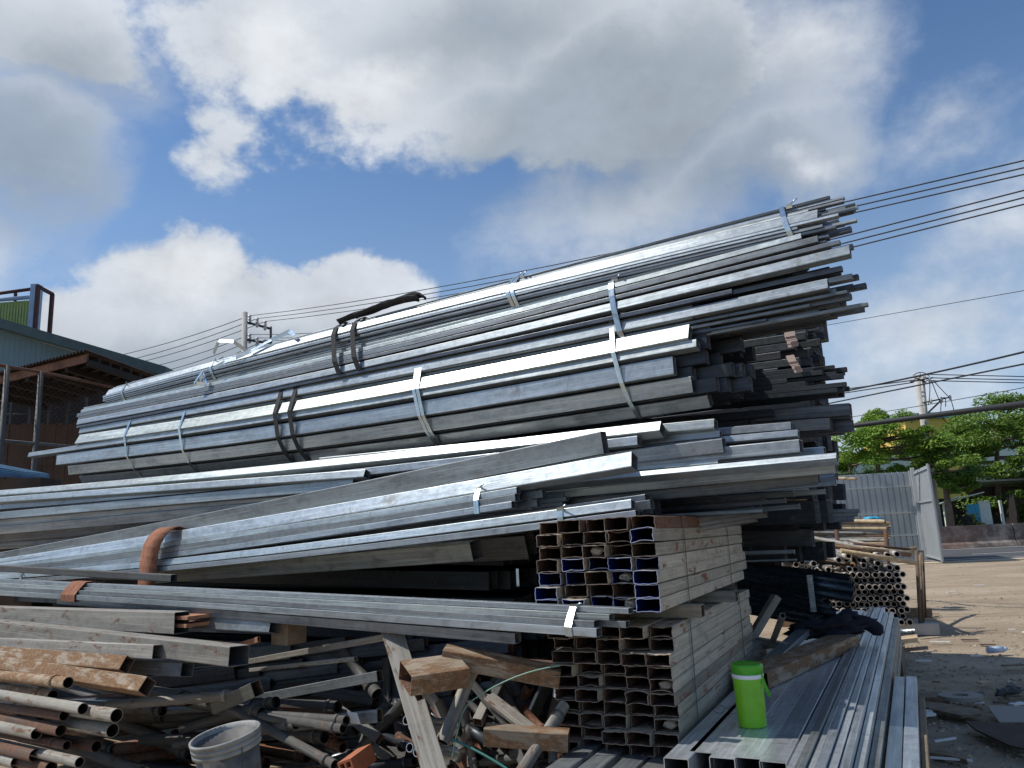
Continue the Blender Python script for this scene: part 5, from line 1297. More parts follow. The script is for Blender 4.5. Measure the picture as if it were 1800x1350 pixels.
def on_beams():
    # brown box beam lying across
    z = ZB + .002; h = .085
    n0 = AZ(1352, 1212, z); n1 = AZ(1512, 1138, z); d = (n1 - n0); d.z = 0; L = d.length; d.normalize(); s = V((-d.y, d.x, 0))
    w = .19; a = n0 + s * w / 2 + UP * h / 2; mb = MB(); path = [a + d * (L * t) for t in (0, .3, .7, 1)]
    mb.sweep(path, rectprof(w, h, .006), [(s, UP)] * 4, rectprof(w - .008, h - .008, .004), 0, 1)
    mb.build('box_beam', ['rustmix', 'inner_dark'], label='wide brown rusty box beam lying across the galvanized beams behind the jug', cat='steel beam')
    # black cloth heap on it
    c = AZ(1455, 1112, z + h); c.z = z + h + .03; mb = MB(); blob(mb, c, (.22, .14, .075), 3, .8, 22); blob(mb, c + V((.13, .03, .03)), (.14, .11, .06), 8, .8, 16); blob(mb, c + V((-.18, -.03, -.005)), (.08, .09, .05), 5, .7, 14)
    mb.pipe(c + V((.2, .0, .03)), c + V((.36, -.06, -.05)), .05, .018, seg=10, caps=True, mid=c + V((.3, 0, .05)))
    mb.build('jacket', ['cloth_navy'], label='crumpled dark navy jacket thrown on the brown box beam', cat='jacket')
    # galvanized plank strip lying from the beams to the upper right, and a narrow one beside
    def strip(A, Bp, zA, zB, w, h, mt, lab, name='steel_plate', cat='steel strip'):
        a = AZ(*A, zA); b = AZ(*Bp, zB); d = (b - a).normalized(); s_ = d.cross(UP).normalized(); u = s_.cross(d).normalized()
        mb = MB(); mb.sweep([a, b], rectprof(w, h, .003), [(s_, u)] * 2, rectprof(w - .006, h - .006, .002), 0, 1); mb.build(name, [mt, 'inner_dark'], label=lab, cat=cat)
    strip((1352, 1165), (1455, 1072), .70, .80, .09, .04, 'galv', 'flat galvanized tube sloping up behind the brown box beam')
    strip((1318, 1126), (1365, 1048), .74, 1.02, .07, .05, 'weathered', 'brownish square tube leaning up beside the dark round pipes', 'steel_tube', 'steel tube')
    strip((1358, 1128), (1376, 1082), .74, .98, .03, .03, 'weathered', 'short thin bar standing next to the leaning brownish tube', 'steel_tube', 'steel tube')
    strip((1280, 1146), (1348, 1130), .70, .72, .08, .06, 'weathered', 'short weathered tube behind the lower stack, pointing at the brown box beam', 'steel_tube', 'steel tube')
    strip((1270, 1165), (1338, 1150), .66, .66, .09, .06, 'painted_old', 'second short weathered tube just behind the green jug', 'steel_tube', 'steel tube')
    strip((1290, 1118), (1385, 1138), .75, .72, .05, .05, 'weathered', 'thin weathered tube crossing under the leaning one', 'steel_tube', 'steel tube')
    for i, px in enumerate((1482, 1500, 1516)):
        pass
on_beams()

# ================================================================== ROUND PIPES AND THE FAR STACKS
def dark_pipes():
    c = 6.05; rnd = random.Random(5)
    root = thing('pipe_bundle', PL(1440, 1060, c), 'banded bundle of dark bluish round pipes sloping down to the right beside the far stacks', 'pipe bundle')
    k = 0
    rows = [((1290, 994), (1495, 1022)), ((1290, 1004), (1500, 1036)), ((1290, 1012), (1498, 1052)), ((1290, 1020), (1455, 1055)), ((1290, 1032), (1458, 1066)), ((1290, 1042), (1465, 1078)), ((1290, 1050), (1450, 1086)), ((1290, 1060), (1430, 1092))]
    for (A, Bp) in rows:
        for q in (0, .11):
            a = PL(A[0] - 250, A[1] - (Bp[1] - A[1]) * 1.2, c + q); b = PL(Bp[0] + rnd.uniform(-6, 4), Bp[1] - q * 30, c + q); mb = MB(); mb.pipe(a, b, .036, wall=.004, seg=14); mb.build('round_pipe', ['pipe_sky_sheen', 'inner_grey'], root)
    mb = MB(); P = PL(1425, 1028, c - .05); mb.box(P - UP * .06, T * .02, NF * .005, UP * .13); mb.build('steel_band', ['band'], root)
dark_pipes()

ORD = ['first', 'second', 'third', 'fourth', 'fifth', 'sixth', 'seventh', 'eighth', 'ninth', 'tenth', 'eleventh', 'twelfth', 'thirteenth', 'fourteenth']
def ORD2(i):
    return ORD[i] if i < 14 else ['fifteenth', 'sixteenth', 'seventeenth', 'eighteenth', 'nineteenth', 'twentieth', 'twenty-first', 'twenty-second', 'twenty-third', 'twenty-fourth'][min(9, i - 14)]
def pipe_rack():
    # stack of old scaffold pipes seen end on
    Y = 10.9; rnd = random.Random(21); d = V((.30, .954, 0)); s = V((d.y, -d.x, 0))
    bl = AZ(1614, 1100, .12); base = V((bl.x, bl.y, 0))
    proto = None; mats = ['weathered', 'rustmix', 'galv_dull']; protos = []
    for m_ in mats:
        mb = MB(); mb.pipe(V((0, 0, 0)), d * 2.6, .034, wall=.006, seg=12, mi=0, mi_in=1); mb.pipe(-d * .012, d * .10, .041, wall=.009, seg=12, mi=2, mi_in=1)
        protos.append(mb)
    first = {}
    def put(p, mi, label, group):
        if mi not in first:
            o = protos[mi].build('scaffold_pipe', [mats[mi], 'dark_interior', 'rim_pipe'], origin=(0, 0, 0), label=label, cat='scaffold pipe', group=group); first[mi] = o; o.location = p
        else:
            o = first[mi].copy(); COL.objects.link(o); o.location = p; o['label'] = label; o['group'] = group
        return o
    z = .16; r = 0
    while r < 10:
        n = 11
        for i in range(n):
            if r >= 9 and rnd.random() < .4: continue
            p = base - s * (.10 + .086 * i + rnd.uniform(-.012, .012) + (.04 if r % 2 else 0)) + UP * (z + rnd.uniform(-.008, .008)) + d * (rnd.uniform(-.06, .06) + (.12 if r % 2 else 0))
            put(p, rnd.choice([0, 0, 0, 1, 2]), 'scaffold pipe in the end-on stack, %s row from the bottom, %s from the right' % (ORD[r], ORD[i]), 'scaffold pipes in the end-on stack')
        z += .078; r += 1
    topz = z
    # second, further stack at the left of it
    base2 = base - s * 1.12 + d * .9; z = .2
    for r in range(9):
        for i in range(6):
            p = base2 - s * (.086 * i + rnd.uniform(-.012, .012) + (.04 if r % 2 else 0)) + UP * (z + rnd.uniform(-.01, .01)) + d * rnd.uniform(-.2, .2)
            put(p, rnd.choice([0, 0, 1]), 'pipe in the half-hidden stack, %s row from the bottom, %s from the right' % (ORD[r], ORD[i]), 'scaffold pipes in the half-hidden stack')
        z += .078
    # loose pipes heaped on top at odd angles
    for i in range(26):
        p = base - s * rnd.uniform(.1, 1.75) + UP * (topz + rnd.uniform(-.03, .14)) + d * rnd.uniform(-.15, .3)
        o = put(p, rnd.choice([0, 0, 1, 2]), 'loose pipe on the pipe stack, %s' % (ORD2(i) if i < 24 else 'last but one' if i == 24 else 'last'), 'loose pipes on the pipe stack'); o.rotation_euler = (rnd.uniform(-.02, .1), rnd.uniform(-.1, .1), rnd.uniform(-.5, .5))
    LP = sorted([o for o in bpy.data.objects if o.get('group') == 'loose pipes on the pipe stack'], key=lambda o: proj(o.location)[0])
    for i, o in enumerate(LP): o['label'] = 'loose old pipe on the untidy top of the pipe stack, %s from the left' % (ORD2(i) if i < 24 else 'twenty-%s' % ('fifth', 'sixth')[i - 24])
    # long poles lying over the top, reaching to the post
    for (A, Bp, ya, yb, rr, lab, mt) in (((1478, 968), (1612, 990), 10.4, 10.7, .03, 'thick pale brown pole lying aslant on top of the pipe stack', 'wood_pale'), ((1575, 970), (1622, 969), 11, 11, .015, 'short pale board end at the top right of the pipe stack', 'wood_old'), ((1460, 960), (1600, 975), 10.6, 10.9, .03, 'thin rusty pole under the thick pale one', 'rustmix'), ((1515, 962), (1612, 973), 10.7, 11, .02, 'thin light rod on the pipe stack', 'wood_pale'), ((1500, 955), (1600, 966), 11.4, 11.2, .02, 'thin rusty rod behind the thick pole', 'rusty')):
        mb = MB(); mb.pipe(AY(*A, ya), AY(*Bp, yb), rr, seg=8, caps=True); mb.build('pole', [mt], label=lab, cat='pole')
    # rack posts and skid
    for (x, y0, y1, yy, w, lab, mt) in ((1611, 968, 1100, 10.75, .026, 'front wooden post at the right side of the pipe stack', 'bark'), (1617, 975, 1096, 11.3, .02, 'rear thin post at the right side of the pipe stack', 'wood_old'), (1622, 968, 1090, 12.4, .018, 'dark rusty post furthest back beside the pipe stack', 'rusty')):
        a = AY(x + 6, y1, yy); b = AY(x, y0, yy); a.z = 0; mb = MB(); mb.pipe(a, b, w, w * .9, seg=8, caps=True); mb.build('post', [mt], label=lab, cat='post')
    c = AZ(1605, 1104, .06); mb = MB(); mb.box(V((c.x - .35, c.y, .06)), s * .62, d * .08, UP * .07); mb.build('skid', ['concrete_pole'], label='pale block under the front right corner of the pipe stack', cat='block')
    c2 = c + d * 2; mb = MB(); mb.box(V((c2.x - .35, c2.y, .06)), s * .9, d * .08, UP * .07); mb.build('skid', ['wood_old'], label='timber skid under the rear of the pipe stack', cat='timber')
    c3 = base2 + d * .3 - s * .2; mb = MB(); mb.box(V((c3.x, c3.y, .07)), s * .4, d * .1, UP * .08); mb.build('skid', ['wood_old'], label='timber skid under the half-hidden pipe stack', cat='timber')
    # side-on long pale pipes behind
    Yb = 14.0; labs = 0
    A0 = AY(1380, 960, Yb); B0 = AY(1563, 960, Yb + .3)
    proto = None
    for r in range(13):
        y = 916 + r * 4.2
        for q in range(3):
            if r > 6 and q > 1: continue
            a = AY(1330, y, Yb) + V((rnd.uniform(-.1, .1), q * .085, 0)); b = AY(1562 + rnd.uniform(-22 if r < 2 else -6, 3), y + rnd.uniform(-1, 1), Yb - .5) + V((0, q * .085, 0))
            mb = MB(); mb.pipe(a, b, .034, wall=.005, seg=10)
            mb.build('scaffold_pipe', [rnd.choice(['wood_pale', 'wood_pale', 'rustmix', 'weathered']), 'dark_interior'], label='long pipe in the side-on stack before the gate, %s layer from the top, %s' % (ORD[r], ('front', 'middle', 'rear')[q]), cat='scaffold pipe', group='pipes of the side-on stack')
    for k, px in enumerate((1470, 1556)):
        a = AY(px, 1000, Yb - .6); a.z = 0; b = AY(px, 925, Yb - .6); b.z -= .05; mb = MB(); mb.pipe(a, b, .035, seg=6, caps=True); mb.build('post', ['rusty'], label='%s upright holding the side-on pipe stack' % ('left', 'right')[k], cat='post')
    # blue crumpled bag on top
    c = AY(1534, 914, Yb - .1); mb = MB(); blob(mb, c, (.17, .12, .05), 4, .7, 12); mb.build('plastic_bag', ['plastic_blue'], label='crumpled bright blue plastic bag on top of the side-on pipes', cat='plastic bag')
    mb = MB(); mb.pipe(AY(1395, 838, 16), AY(1505, 842, 14), .03, seg=6, caps=True); mb.build('pole', ['wood_pale'], label='pale pole end in front of the gate top, touching the dark tube end', cat='pole')
plain('rim_pipe', (.46, .42, .38), .6, .3, var=.4, scale=20)
pipe_rack()

def litter():
    rnd = random.Random(33)
    def slab(lab, quadpx, z, th, mat, name, cat):
        P = [AZ(x, y, z) for x, y in quadpx]; mb = MB(); n = len(P)
        for p in P: mb.v.append(p)
        for p in P: mb.v.append(p - UP * th)
        mb.face(list(range(n))); mb.face(list(range(2 * n - 1, n - 1, -1)))
        for i in range(n): j = (i + 1) % n; mb.face([i, i + n, j + n, j])
        mb.build(name, [mat], label=lab, cat=cat)
    slab('pale new plank lying in the sun at the far end of the rails', [(1541, 1123), (1540, 1129), (1613, 1121), (1612, 1115)], .12, .05, 'wood_pale', 'plank', 'plank')
    slab('short pale board under the new plank', [(1575, 1128), (1572, 1134), (1590, 1136), (1590, 1127)], .06, .03, 'wood_pale', 'plank', 'plank')
    slab('mossy short post stub beside the low beams', [(1565, 1130), (1562, 1160), (1585, 1162), (1587, 1130)], .16, .14, 'wood_old', 'timber_block', 'timber')
    slab('grey timber plank on the dirt right of the low beams', [(1597, 1213), (1597, 1224), (1668, 1228), (1668, 1217)], .05, .045, 'wood_old', 'plank', 'plank')
    slab('splintered weathered board under the timber plank', [(1622, 1232), (1620, 1242), (1690, 1258), (1725, 1254), (1722, 1247), (1660, 1236)], .035, .02, 'wood_old', 'plank', 'plank')
    slab('buried thin timber near the bottom of the bare ground', [(1590, 1311), (1590, 1318), (1660, 1326), (1700, 1336), (1698, 1330), (1640, 1314)], .03, .03, 'wood_old', 'plank', 'plank')
    slab('large dark metal sheet half buried at the lower right edge', [(1697, 1267), (1715, 1282), (1775, 1310), (1815, 1318), (1830, 1275)], .045, .012, 'rust_sheet', 'metal_sheet', 'metal sheet')
    slab('smaller sheet behind the large dark one at the right edge', [(1735, 1240), (1757, 1269), (1830, 1268), (1830, 1242)], .05, .01, 'weathered', 'metal_sheet', 'metal sheet')
    # ring washer
    c = AZ(1689, 1228, .035); mb = MB(); n = 24
    for i in range(n):
        a = 2 * math.pi * i / n
        for rr, z in ((.06, 0), (.155, 0), (.155, .03), (.06, .03)): mb.v.append(c + V((rr * math.cos(a) * 1.1, rr * math.sin(a) * .9, z)))
    for i in range(n):
        j = (i + 1) % n
        for k in range(4): mb.face([i * 4 + k, j * 4 + k, j * 4 + (k + 1) % 4, i * 4 + (k + 1) % 4])
    mb.build('steel_ring', ['weathered'], label='flat grey ring lying at the end of the timber plank', cat='ring')
    c = AZ(1755, 1142, .05); mb = MB(); mb.pipe(c + V((-.12, 0, 0)), c + V((.06, .02, 0)), .035, seg=10, caps=True); mb.pipe(c + V((.06, .02, 0)), c + V((.12, .03, 0)), .034, .012, seg=10, caps=True); b_ = mb.build('plastic_bottle', ['bottle_plastic'], label='crushed clear plastic bottle lying in the sun on the dirt', cat='bottle')
    c = AZ(1768, 1215, .03); mb = MB()
    for k in range(7): blob(mb, c + V((rnd.uniform(-.2, .25), rnd.uniform(-.12, .12), 0)), (rnd.uniform(.03, .08), rnd.uniform(.03, .06), .025), k + 40, .8, 7)
    mb.build('crumpled_netting', ['iron_dark'], label='heap of dark crumpled netting at the shadow edge on the right', cat='netting')
    c = AZ(1632, 1256, .03); mb = MB(); mb.box(c, V((.05, .01, 0)), V((0, .03, 0)), UP * .008); mb.build('paper_scrap', ['paper_white'], label='small white scrap near the splintered board', cat='scrap')
    c = AZ(1552, 1113, .22)
    for k in range(3):
        mb = MB(); a = c + V((.05 * k, .02 * k, 0)); mb.pipe(a, a + V((.28, .0, 0)), .03, wall=.004, seg=10); mb.build('scaffold_pipe', ['galv_bright', 'inner_grey'], label='short shiny pipe piece by the far end of the rails, %s of three' % ('left', 'middle', 'right')[k], cat='pipe piece')
    # gravel and chips over the dirt: uncountable
    mb = MB()
    for k in range(2600):
        px = rnd.uniform(1500, 1950); py = rnd.uniform(985, 1349) if k % 3 else rnd.uniform(1100, 1349); p = AZ(px, py, 0); p.z = .0
        if p.y > 27: continue
        r_ = rnd.uniform(.006, .022) * (1 if rnd.random() < .93 else 1.8); o = len(mb.v); p.z = mnoise.noise(V((p.x * .45, p.y * .6, 0))) * .05 + mnoise.noise(V((p.x * 1.7, p.y * 1.7, 3))) * .018 - .02
        a = rnd.uniform(0, 6.28)
        for q in range(4): mb.v.append(p + V((math.cos(a + q * 1.57) * r_ * rnd.uniform(.6, 1.6), math.sin(a + q * 1.57) * r_ * rnd.uniform(.5, 1.2), 0)))
        mb.v.append(p + UP * r_ * rnd.uniform(.5, .9))
        mi = rnd.choice([0, 0, 1, 2])
        for q in range(4): mb.face([o + q, o + (q + 1) % 4, o + 4], mi=mi)
    mb.build('gravel', ['stone', 'sand_edge', 'wood_old'], origin=(0, 0, 0), kind='stuff', label='small stones and chips scattered over the brown dirt')
    mb = MB()
    for k in range(34):
        px = rnd.uniform(1600, 1850); py = rnd.uniform(1010, 1345); p = AZ(px, py, .02); a = rnd.uniform(-.5, .5) ; l = rnd.uniform(.03, .13); w = rnd.uniform(.008, .03)
        if p.y > 20: continue
        mb.box(p, V((math.cos(a), math.sin(a), 0)) * l, V((-math.sin(a), math.cos(a), 0)) * w, UP * .006, mi=rnd.choice([0, 1, 2, 3]))
    mb.build('wood_chips', ['wood_old', 'wood_pale', 'paper_white', 'bark'], origin=(0, 0, 0), kind='stuff', label='splinters and scraps strewn over the dirt')
litter()

# ================================================================== LOWER LEFT: old beams, pipes, junk heap
def lower_left():
    t = tube
    t('long dark rusty beam wedged between the stepped bundle and the sloping tubes', (-60, 996), (300, 1017), 3.28, 13, 1, 0, 0, 'heap_shade_grey', w=.05)
    t('stout old beam with peeling grey surface directly under the stepped bundle', (-60, 1080), (306, 1096), 2.86, 37, 1, 0, 0, 'weathered', w=.10, name='old_beam', cat='old beam')
    t('long straight grey box tube with a pale top, below the stout old beam', (-60, 1100), (402, 1156), 2.72, 34, 1, 3, 0, 'weathered', w=.13)
    t('shorter tube with rust flakes and a black open end', (-60, 1130), (268, 1148), 2.66, 24, 1, 5, 0, 'weathered', w=.10)
    t('upper rusty brown tube turned on edge', (-60, 1146), (214, 1170), 2.60, 26, 1, 32, 0, 'rustmix', w=.06, inner='inner_dark')
    t('lower rusty orange-brown tube turned on edge, the longest rusty one', (-60, 1162), (248, 1209), 2.52, 28, 1, 36, 0, 'rustmix', w=.07, inner='inner_dark')
    t('light speckled tube end right behind the two rusty tubes', (120, 1168), (318, 1179), 2.78, 24, 1, 8, 0, 'galv_dull', w=.08)
    t('tube with a chamfered end below the stepped bundle, right of the wooden blocks', (200, 1088), (474, 1102), 3.05, 24, 1, 12, 0, 'galv_dull', w=.07)
    pipes = [((120, 1200), 10, 'rustmix'), ((93, 1223), 10, 'rustmix'), ((86, 1248), 13, 'weathered'), ((146, 1246), 10, 'weathered'), ((113, 1258), 9, 'rusty'), ((66, 1272), 11, 'weathered'), ((64, 1290), 10, 'weathered'), ((107, 1284), 10, 'rusty'),
             ((118, 1310), 8, 'rusty'), ((62, 1328), 11, 'rusty'), ((140, 1340), 9, 'weathered'), ((20, 1318), 10, 'rusty'), ((205, 1258), 12, 'weathered'), ((198, 1284), 12, 'weathered'), ((40, 1250), 11, 'rusty'), ((30, 1340), 11, 'weathered'), ((90, 1350), 11, 'rusty'), ((170, 1312), 10, 'rusty')]
    words = ['topmost pale rusty pipe end in the old pipe heap', 'pipe end with a collar under the topmost one', 'fattest grey pipe end at the left, with an oval mouth', 'grey pipe end between the fat one and the long flattened pipe', 'small rusty pipe end below the fat grey one', 'pipe with a red-brown painted mouth', 'pipe end just beneath the red-brown mouth', 'dark pipe end with a bright rim spot', 'small dark pipe end low in the heap', 'brown pipe end near the lower left corner',
             'dim pipe end near the bottom of the heap', 'pipe cut by the left edge near the bottom', 'long tapering pale pipe reaching furthest right in the heap', 'shaded pipe with a sunlit tip under the tapering one', 'short pipe end tucked behind the fat grey one', 'bottom pipe at the left edge', 'brown pipe end at the very bottom', 'rusty pipe end with a flange deep in the heap']
    for i, ((x, y), r_, mt) in enumerate(pipes):
        c = 2.44 + .03 * (i % 3) + (0.1 if x > 150 else 0); b = PL(x, y, c); a = b - T * (2.6 + .2 * (i % 3)) + UP * (.02 * (i % 4 - 1)); rr = r_ * mpp(b)
        mb = MB(); mb.pipe(a, b, rr, wall=.004, seg=16, r2=rr); 
        if i in (0, 1, 5, 8): mb.pipe(b - T * .16, b - T * .13, rr * 1.14, seg=16, caps=True)
        mb.build('old_pipe', [mt, 'inner_dark'], label=words[i], cat='pipe')
    # wood
    for lab, px, py, c, w, h, mt in (('small stack of two reddish boards under the stepped bundle', 337, 1087, 2.98, 26, 12, 'wood_pale'), ('split wooden block hanging in shade under the stepped bundle', 508, 1108, 3.2, 26, 22, 'wood_old')):
        P = PL(px, py, c); s = mpp(P); 
        if 'two' in lab:
            r = thing('board_stack', P - UP * .05, lab, 'boards')
            for k in range(2):
                mb = MB(); mb.box(P + UP * (.012 - k * .045) - T * .01 * k, T * w * s, NF * .09, UP * .010); mb.build('board', ['brick_wood'], r)
        else:
            mb = MB(); mb.box(P, T * w * s * .8, NF * .07, UP * h * s); mb.build('wood_block', [mt], label=lab, cat='wood block')
plain('brick_wood', (.36, .17, .09), .85, var=.35, scale=14)
lower_left()

def arb_tube(label, A, ca, Bp, cb, wpx, hr, mat, roll=0, name='steel_tube', cat='steel tube', group=None, inner='inner_dark', wall=.003):
    """tube between two pixels at two plane depths; visible face width wpx (px)"""
    a = PL(*A, ca); b = PL(*Bp, cb); s = mpp(b); w = wpx * s; d = (b - a).normalized(); v = (CAM - (a + b) / 2).normalized(); f = (v - d * v.dot(d)).normalized(); u = f.cross(d)
    q = R(roll); f, u = f * math.cos(q) + u * math.sin(q), u * math.cos(q) - f * math.sin(q)
    mb = MB(); path = [a.lerp(b, t) for t in (0, .5, 1)]
    if f.cross(u).dot(d) < 0: path = path[::-1]
    mb.sweep(path, rectprof(w * hr, w, .004), [(f, u)] * 3, rectprof(w * hr - 2 * wall, w - 2 * wall, .002), 0, 1)
    return mb.build(name, [mat, inner], label=label, cat=cat, group=group)
def arb_pipe(label, A, ca, Bp, cb, rpx, mat, name='scaffold_pipe', cat='scaffold pipe', group=None, collar=True):
    a = PL(*A, ca); b = PL(*Bp, cb); r_ = rpx * mpp(b); mb = MB(); mb.pipe(a, b, r_, wall=.004, seg=14); d = (b - a).normalized()
    if collar: mb.pipe(b - d * .09, b - d * .06, r_ * 1.18, seg=14, caps=True)
    return mb.build(name, [mat, 'inner_dark'], label=label, cat=cat, group=group)

def name_pieces(P):
    kinds = {}
    for o, x, y, a in P:
        mt = o.data.materials[0].name; cw = {'rusty': 'rusty', 'rusty_brown': 'rusty', 'steel_deep_shade': 'blackish', 'galv_shaded': 'dark steel', 'heap_shade_grey': 'grey', 'weathered': 'weathered'}[mt]
        sh = {'scaffold_pipe': 'pipe', 'steel_offcut': 'offcut', 'steel_tube': 'tube'}[o.name.split('.')[0]]
        t = math.degrees(a) % 180; tl = 'level' if t < 14 or t > 166 else 'steep' if 50 < t < 130 else 'slanting' if t < 90 else 'leaning'
        zn = ('upper' if y < 1215 else 'middle' if y < 1290 else 'lowest') + ' shaded heap'
        kinds.setdefault((cw, sh, tl, zn), []).append((x, y, o))
    for (cw, sh, tl, zn), L in kinds.items():
        L.sort(key=lambda q: (q[0], q[1])); n = len(L)
        for i, (x, y, o) in enumerate(L):
            o['label'] = '%s %s %s in the %s' % (tl, cw, sh, zn) + ('' if n == 1 else ', %s such from the left' % ORD2(i))
def heap():
    rnd = random.Random(77)
    arb_tube('wide flat galvanized channel standing aslant in the middle of the heap', (688, 1105), 3.12, (790, 1440), 2.72, 46, .35, 'weathered', 0, 'steel_channel', 'steel channel')
    arb_tube('short brown box tube with a black open mouth pointing left, resting on the slanting channel', (812, 1178), 3.0, (712, 1192), 2.76, 36, 1.8, 'rustmix', 28)
    arb_tube('brown rusty tube running from behind the stepped bundle to the lower box stack', (985, 1190), 3.25, (780, 1152), 3.0, 30, 1.2, 'rustmix', 20)
    arb_tube('upper part of the brown rusty timber-like tube behind the scaffold pole', (985, 1172), 3.4, (800, 1160), 3.2, 16, 1.2, 'rusty', 10)
    arb_tube('flaking orange rusty tube stub poking left out from under the lower box stack', (1000, 1301), 3.1, (853, 1291), 2.95, 30, 1.2, 'rustmix', 18)
    arb_tube('small square tube stub beneath the short brown box tube', (770, 1195), 3.0, (735, 1222), 2.85, 20, .9, 'weathered', 10)
    arb_pipe('pale scaffold pole leaning from lower left to upper right with a sunlit stretch', (778, 1305), 2.92, (842, 1150), 3.2, 11, 'weathered')
    arb_pipe('diagonal scaffold pole at the bottom beside the lower box stack', (905, 1375), 2.85, (992, 1240), 3.25, 10, 'weathered')
    arb_pipe('short upright pipe with rounded end hanging beside the lower box stack', (972, 1290), 3.1, (972, 1340), 3.05, 8, 'galv_dull')
    for i, (x, y) in enumerate(((714, 1266), (724, 1276), (720, 1314), (733, 1322))):
        arb_pipe('%s small pipe mouth peeping out left of the slanting channel' % ('upper', 'second', 'third', 'lowest')[i], (800, y + 6), 3.4, (x, y), 3.02, 8, 'galv', collar=False)
    # big shaded pieces at the left of the channel
    arb_tube('long grey channel in the shade with a white tag on its face', (430, 1284), 3.45, (668, 1258), 3.3, 22, .6, 'galv_dull', 0, 'steel_channel', 'steel channel')
    P = PL(622, 1262, 3.24); s = mpp(P); mb = MB(); mb.box(P, (T * 1 + UP * -.0) * 12 * s, NF * .001, (UP + T * -.5) * 9 * s); mb.build('paper_tag', ['paper_white'], label='white tag stuck on the shaded grey channel', cat='tag')
    arb_tube('long shaded angled tube above the tagged channel', (410, 1236), 3.7, (668, 1188), 3.5, 18, .8, 'galv_dull')
    arb_tube('shaded brownish beam high in the dark gap', (410, 1168), 3.5, (690, 1118), 3.2, 12, .8, 'weathered')
    arb_tube('thin shaded strip below the brownish beam', (440, 1178), 3.4, (625, 1158), 3.2, 8, .8, 'weathered')
    arb_tube('bent shaded channel end left of the big void', (380, 1242), 3.2, (452, 1210), 3.05, 26, .7, 'galv_dull')
    arb_pipe('shaded pipe running right from the rusty pipe heap', (190, 1240), 2.9, (415, 1222), 3.15, 9, 'weathered')
    arb_tube('short board end with an orange tip in the dark at mid height', (400, 1140), 3.3, (455, 1124), 3.05, 10, .5, 'brick_wood')
    # the heap of short scaffold bits
    labs_w = ['heap_shade_grey', 'heap_shade_grey', 'weathered', 'heap_shade_grey', 'rusty_brown', 'galv_shaded', 'heap_shade_grey', 'steel_deep_shade']
    n = 0
    PCS = []
    for i in range(120):
        x = rnd.uniform(600, 985); y = rnd.uniform(1205, 1370)
        if rnd.random() > (y - 1170) / 150 + .1: continue
        a = rnd.gauss(.9, .8); l = rnd.uniform(40, 120); c = rnd.uniform(3.5, 4.0)
        if rnd.random() < .68:
            o_ = arb_pipe('x', (x - math.cos(a) * l, y - math.sin(a) * l), c + rnd.uniform(0, .3), (x, y), c, rnd.uniform(7, 11), rnd.choice(labs_w), group='scaffold pieces jumbled in the shaded heap', collar=rnd.random() < .6)
        else:
            o_ = arb_tube('x', (x - math.cos(a) * l, y - math.sin(a) * l), c + rnd.uniform(0, .2), (x, y), c, rnd.uniform(12, 26), rnd.uniform(.3, 1), rnd.choice(labs_w), rnd.uniform(-40, 40), 'steel_offcut', 'steel offcut', 'steel offcuts in the shaded heap')
        PCS.append((o_, x, y, a))
    for i in range(40):
        x = rnd.uniform(190, 620); y = rnd.uniform(1225, 1385); a = rnd.gauss(.06, .16); l = rnd.uniform(160, 300); c = rnd.uniform(3.2, 3.8)
        o_ = arb_pipe('x', (x - math.cos(a) * l, y - math.sin(a) * l), c, (x, y), c - .1, rnd.uniform(8, 13), rnd.choice(['heap_shade_grey', 'heap_shade_grey', 'rusty_brown', 'galv_shaded', 'heap_shade_grey']), group='dim pipes around the bucket'); PCS.append((o_, x, y, a))
    for i in range(40):   # dim parallel stuff in the void
        y = rnd.uniform(1125, 1330); x = rnd.uniform(380, 960)
        o_ = arb_tube('x', (x - 350, y + 40 + rnd.uniform(-10, 10)), 4.1, (x, y), 4.0, rnd.uniform(14, 30), .6, rnd.choice(['galv_shaded', 'heap_shade_grey', 'steel_deep_shade']), rnd.uniform(-10, 10), group='dim tubes deep in the gap'); PCS.append((o_, x, y, 0))
    name_pieces(PCS)
    # hollow orange brick
    P = PL(628, 1339, 2.9); s = mpp(P); ax = (V((.8, -.35, .3))).normalized(); ay = V((.3, .9, .1)); ay = (ay - ax * ay.dot(ax)).normalized(); az = ax.cross(ay)
    mb = MB(); w = 15 * s; th = w * .13
    for k in (-1, 0, 1): mb.box(P + ax * (w * k * .87), ax * th, ay * .09, az * w)
    for k in (-1, 0, 1):
        for q in (-1, 1): mb.box(P + az * (w * k * .87) + ax * (w * .435 * q), ax * (w * .435 - th * 1.02), ay * .0898, az * th)
    mb.build('hollow_brick', ['brick_orange'], label='orange hollow clay brick showing its square holes at the bottom edge', cat='brick')
    # twine
    def twine(pts, rad, mat, lab):
        mb = MB(); P = [PL(x, y, c) for x, y, c in pts]
        for i in range(0, len(P) - 2, 2): mb.pipe(P[i], P[i + 2], rad, seg=6, mid=P[i + 1])
        mb.build('twine', [mat], label=lab, cat='twine')
    twine([(985, 1170, 3.1), (905, 1180, 3.0), (838, 1226, 3.0), (812, 1240, 3.0), (806, 1280, 2.9), (800, 1298, 2.9), (795, 1330, 2.9)], .0032, 'twine_pale', 'pale green cord arching over the heap')
    twine([(795, 1300, 2.85), (840, 1318, 2.85), (892, 1352, 2.85)], .006, 'twine', 'teal green strap end lying across the pipes at the bottom')
    P = PL(1000 - 90, 1015, 3.5); mb = MB(); mb.box(P, T * .008, NF * .001, UP * .045); mb.build('band_scrap', ['galv'], label='short strip of band hanging in the dark gap beside the box stack', cat='band scrap')
    # bucket
    b = AY(415, 1420, 3.0); top = AY(413, 1283, 3.0); r = thing('bucket', b, 'dirty grey plastic bucket with a pale ribbed rim, cut by the bottom edge', 'bucket')
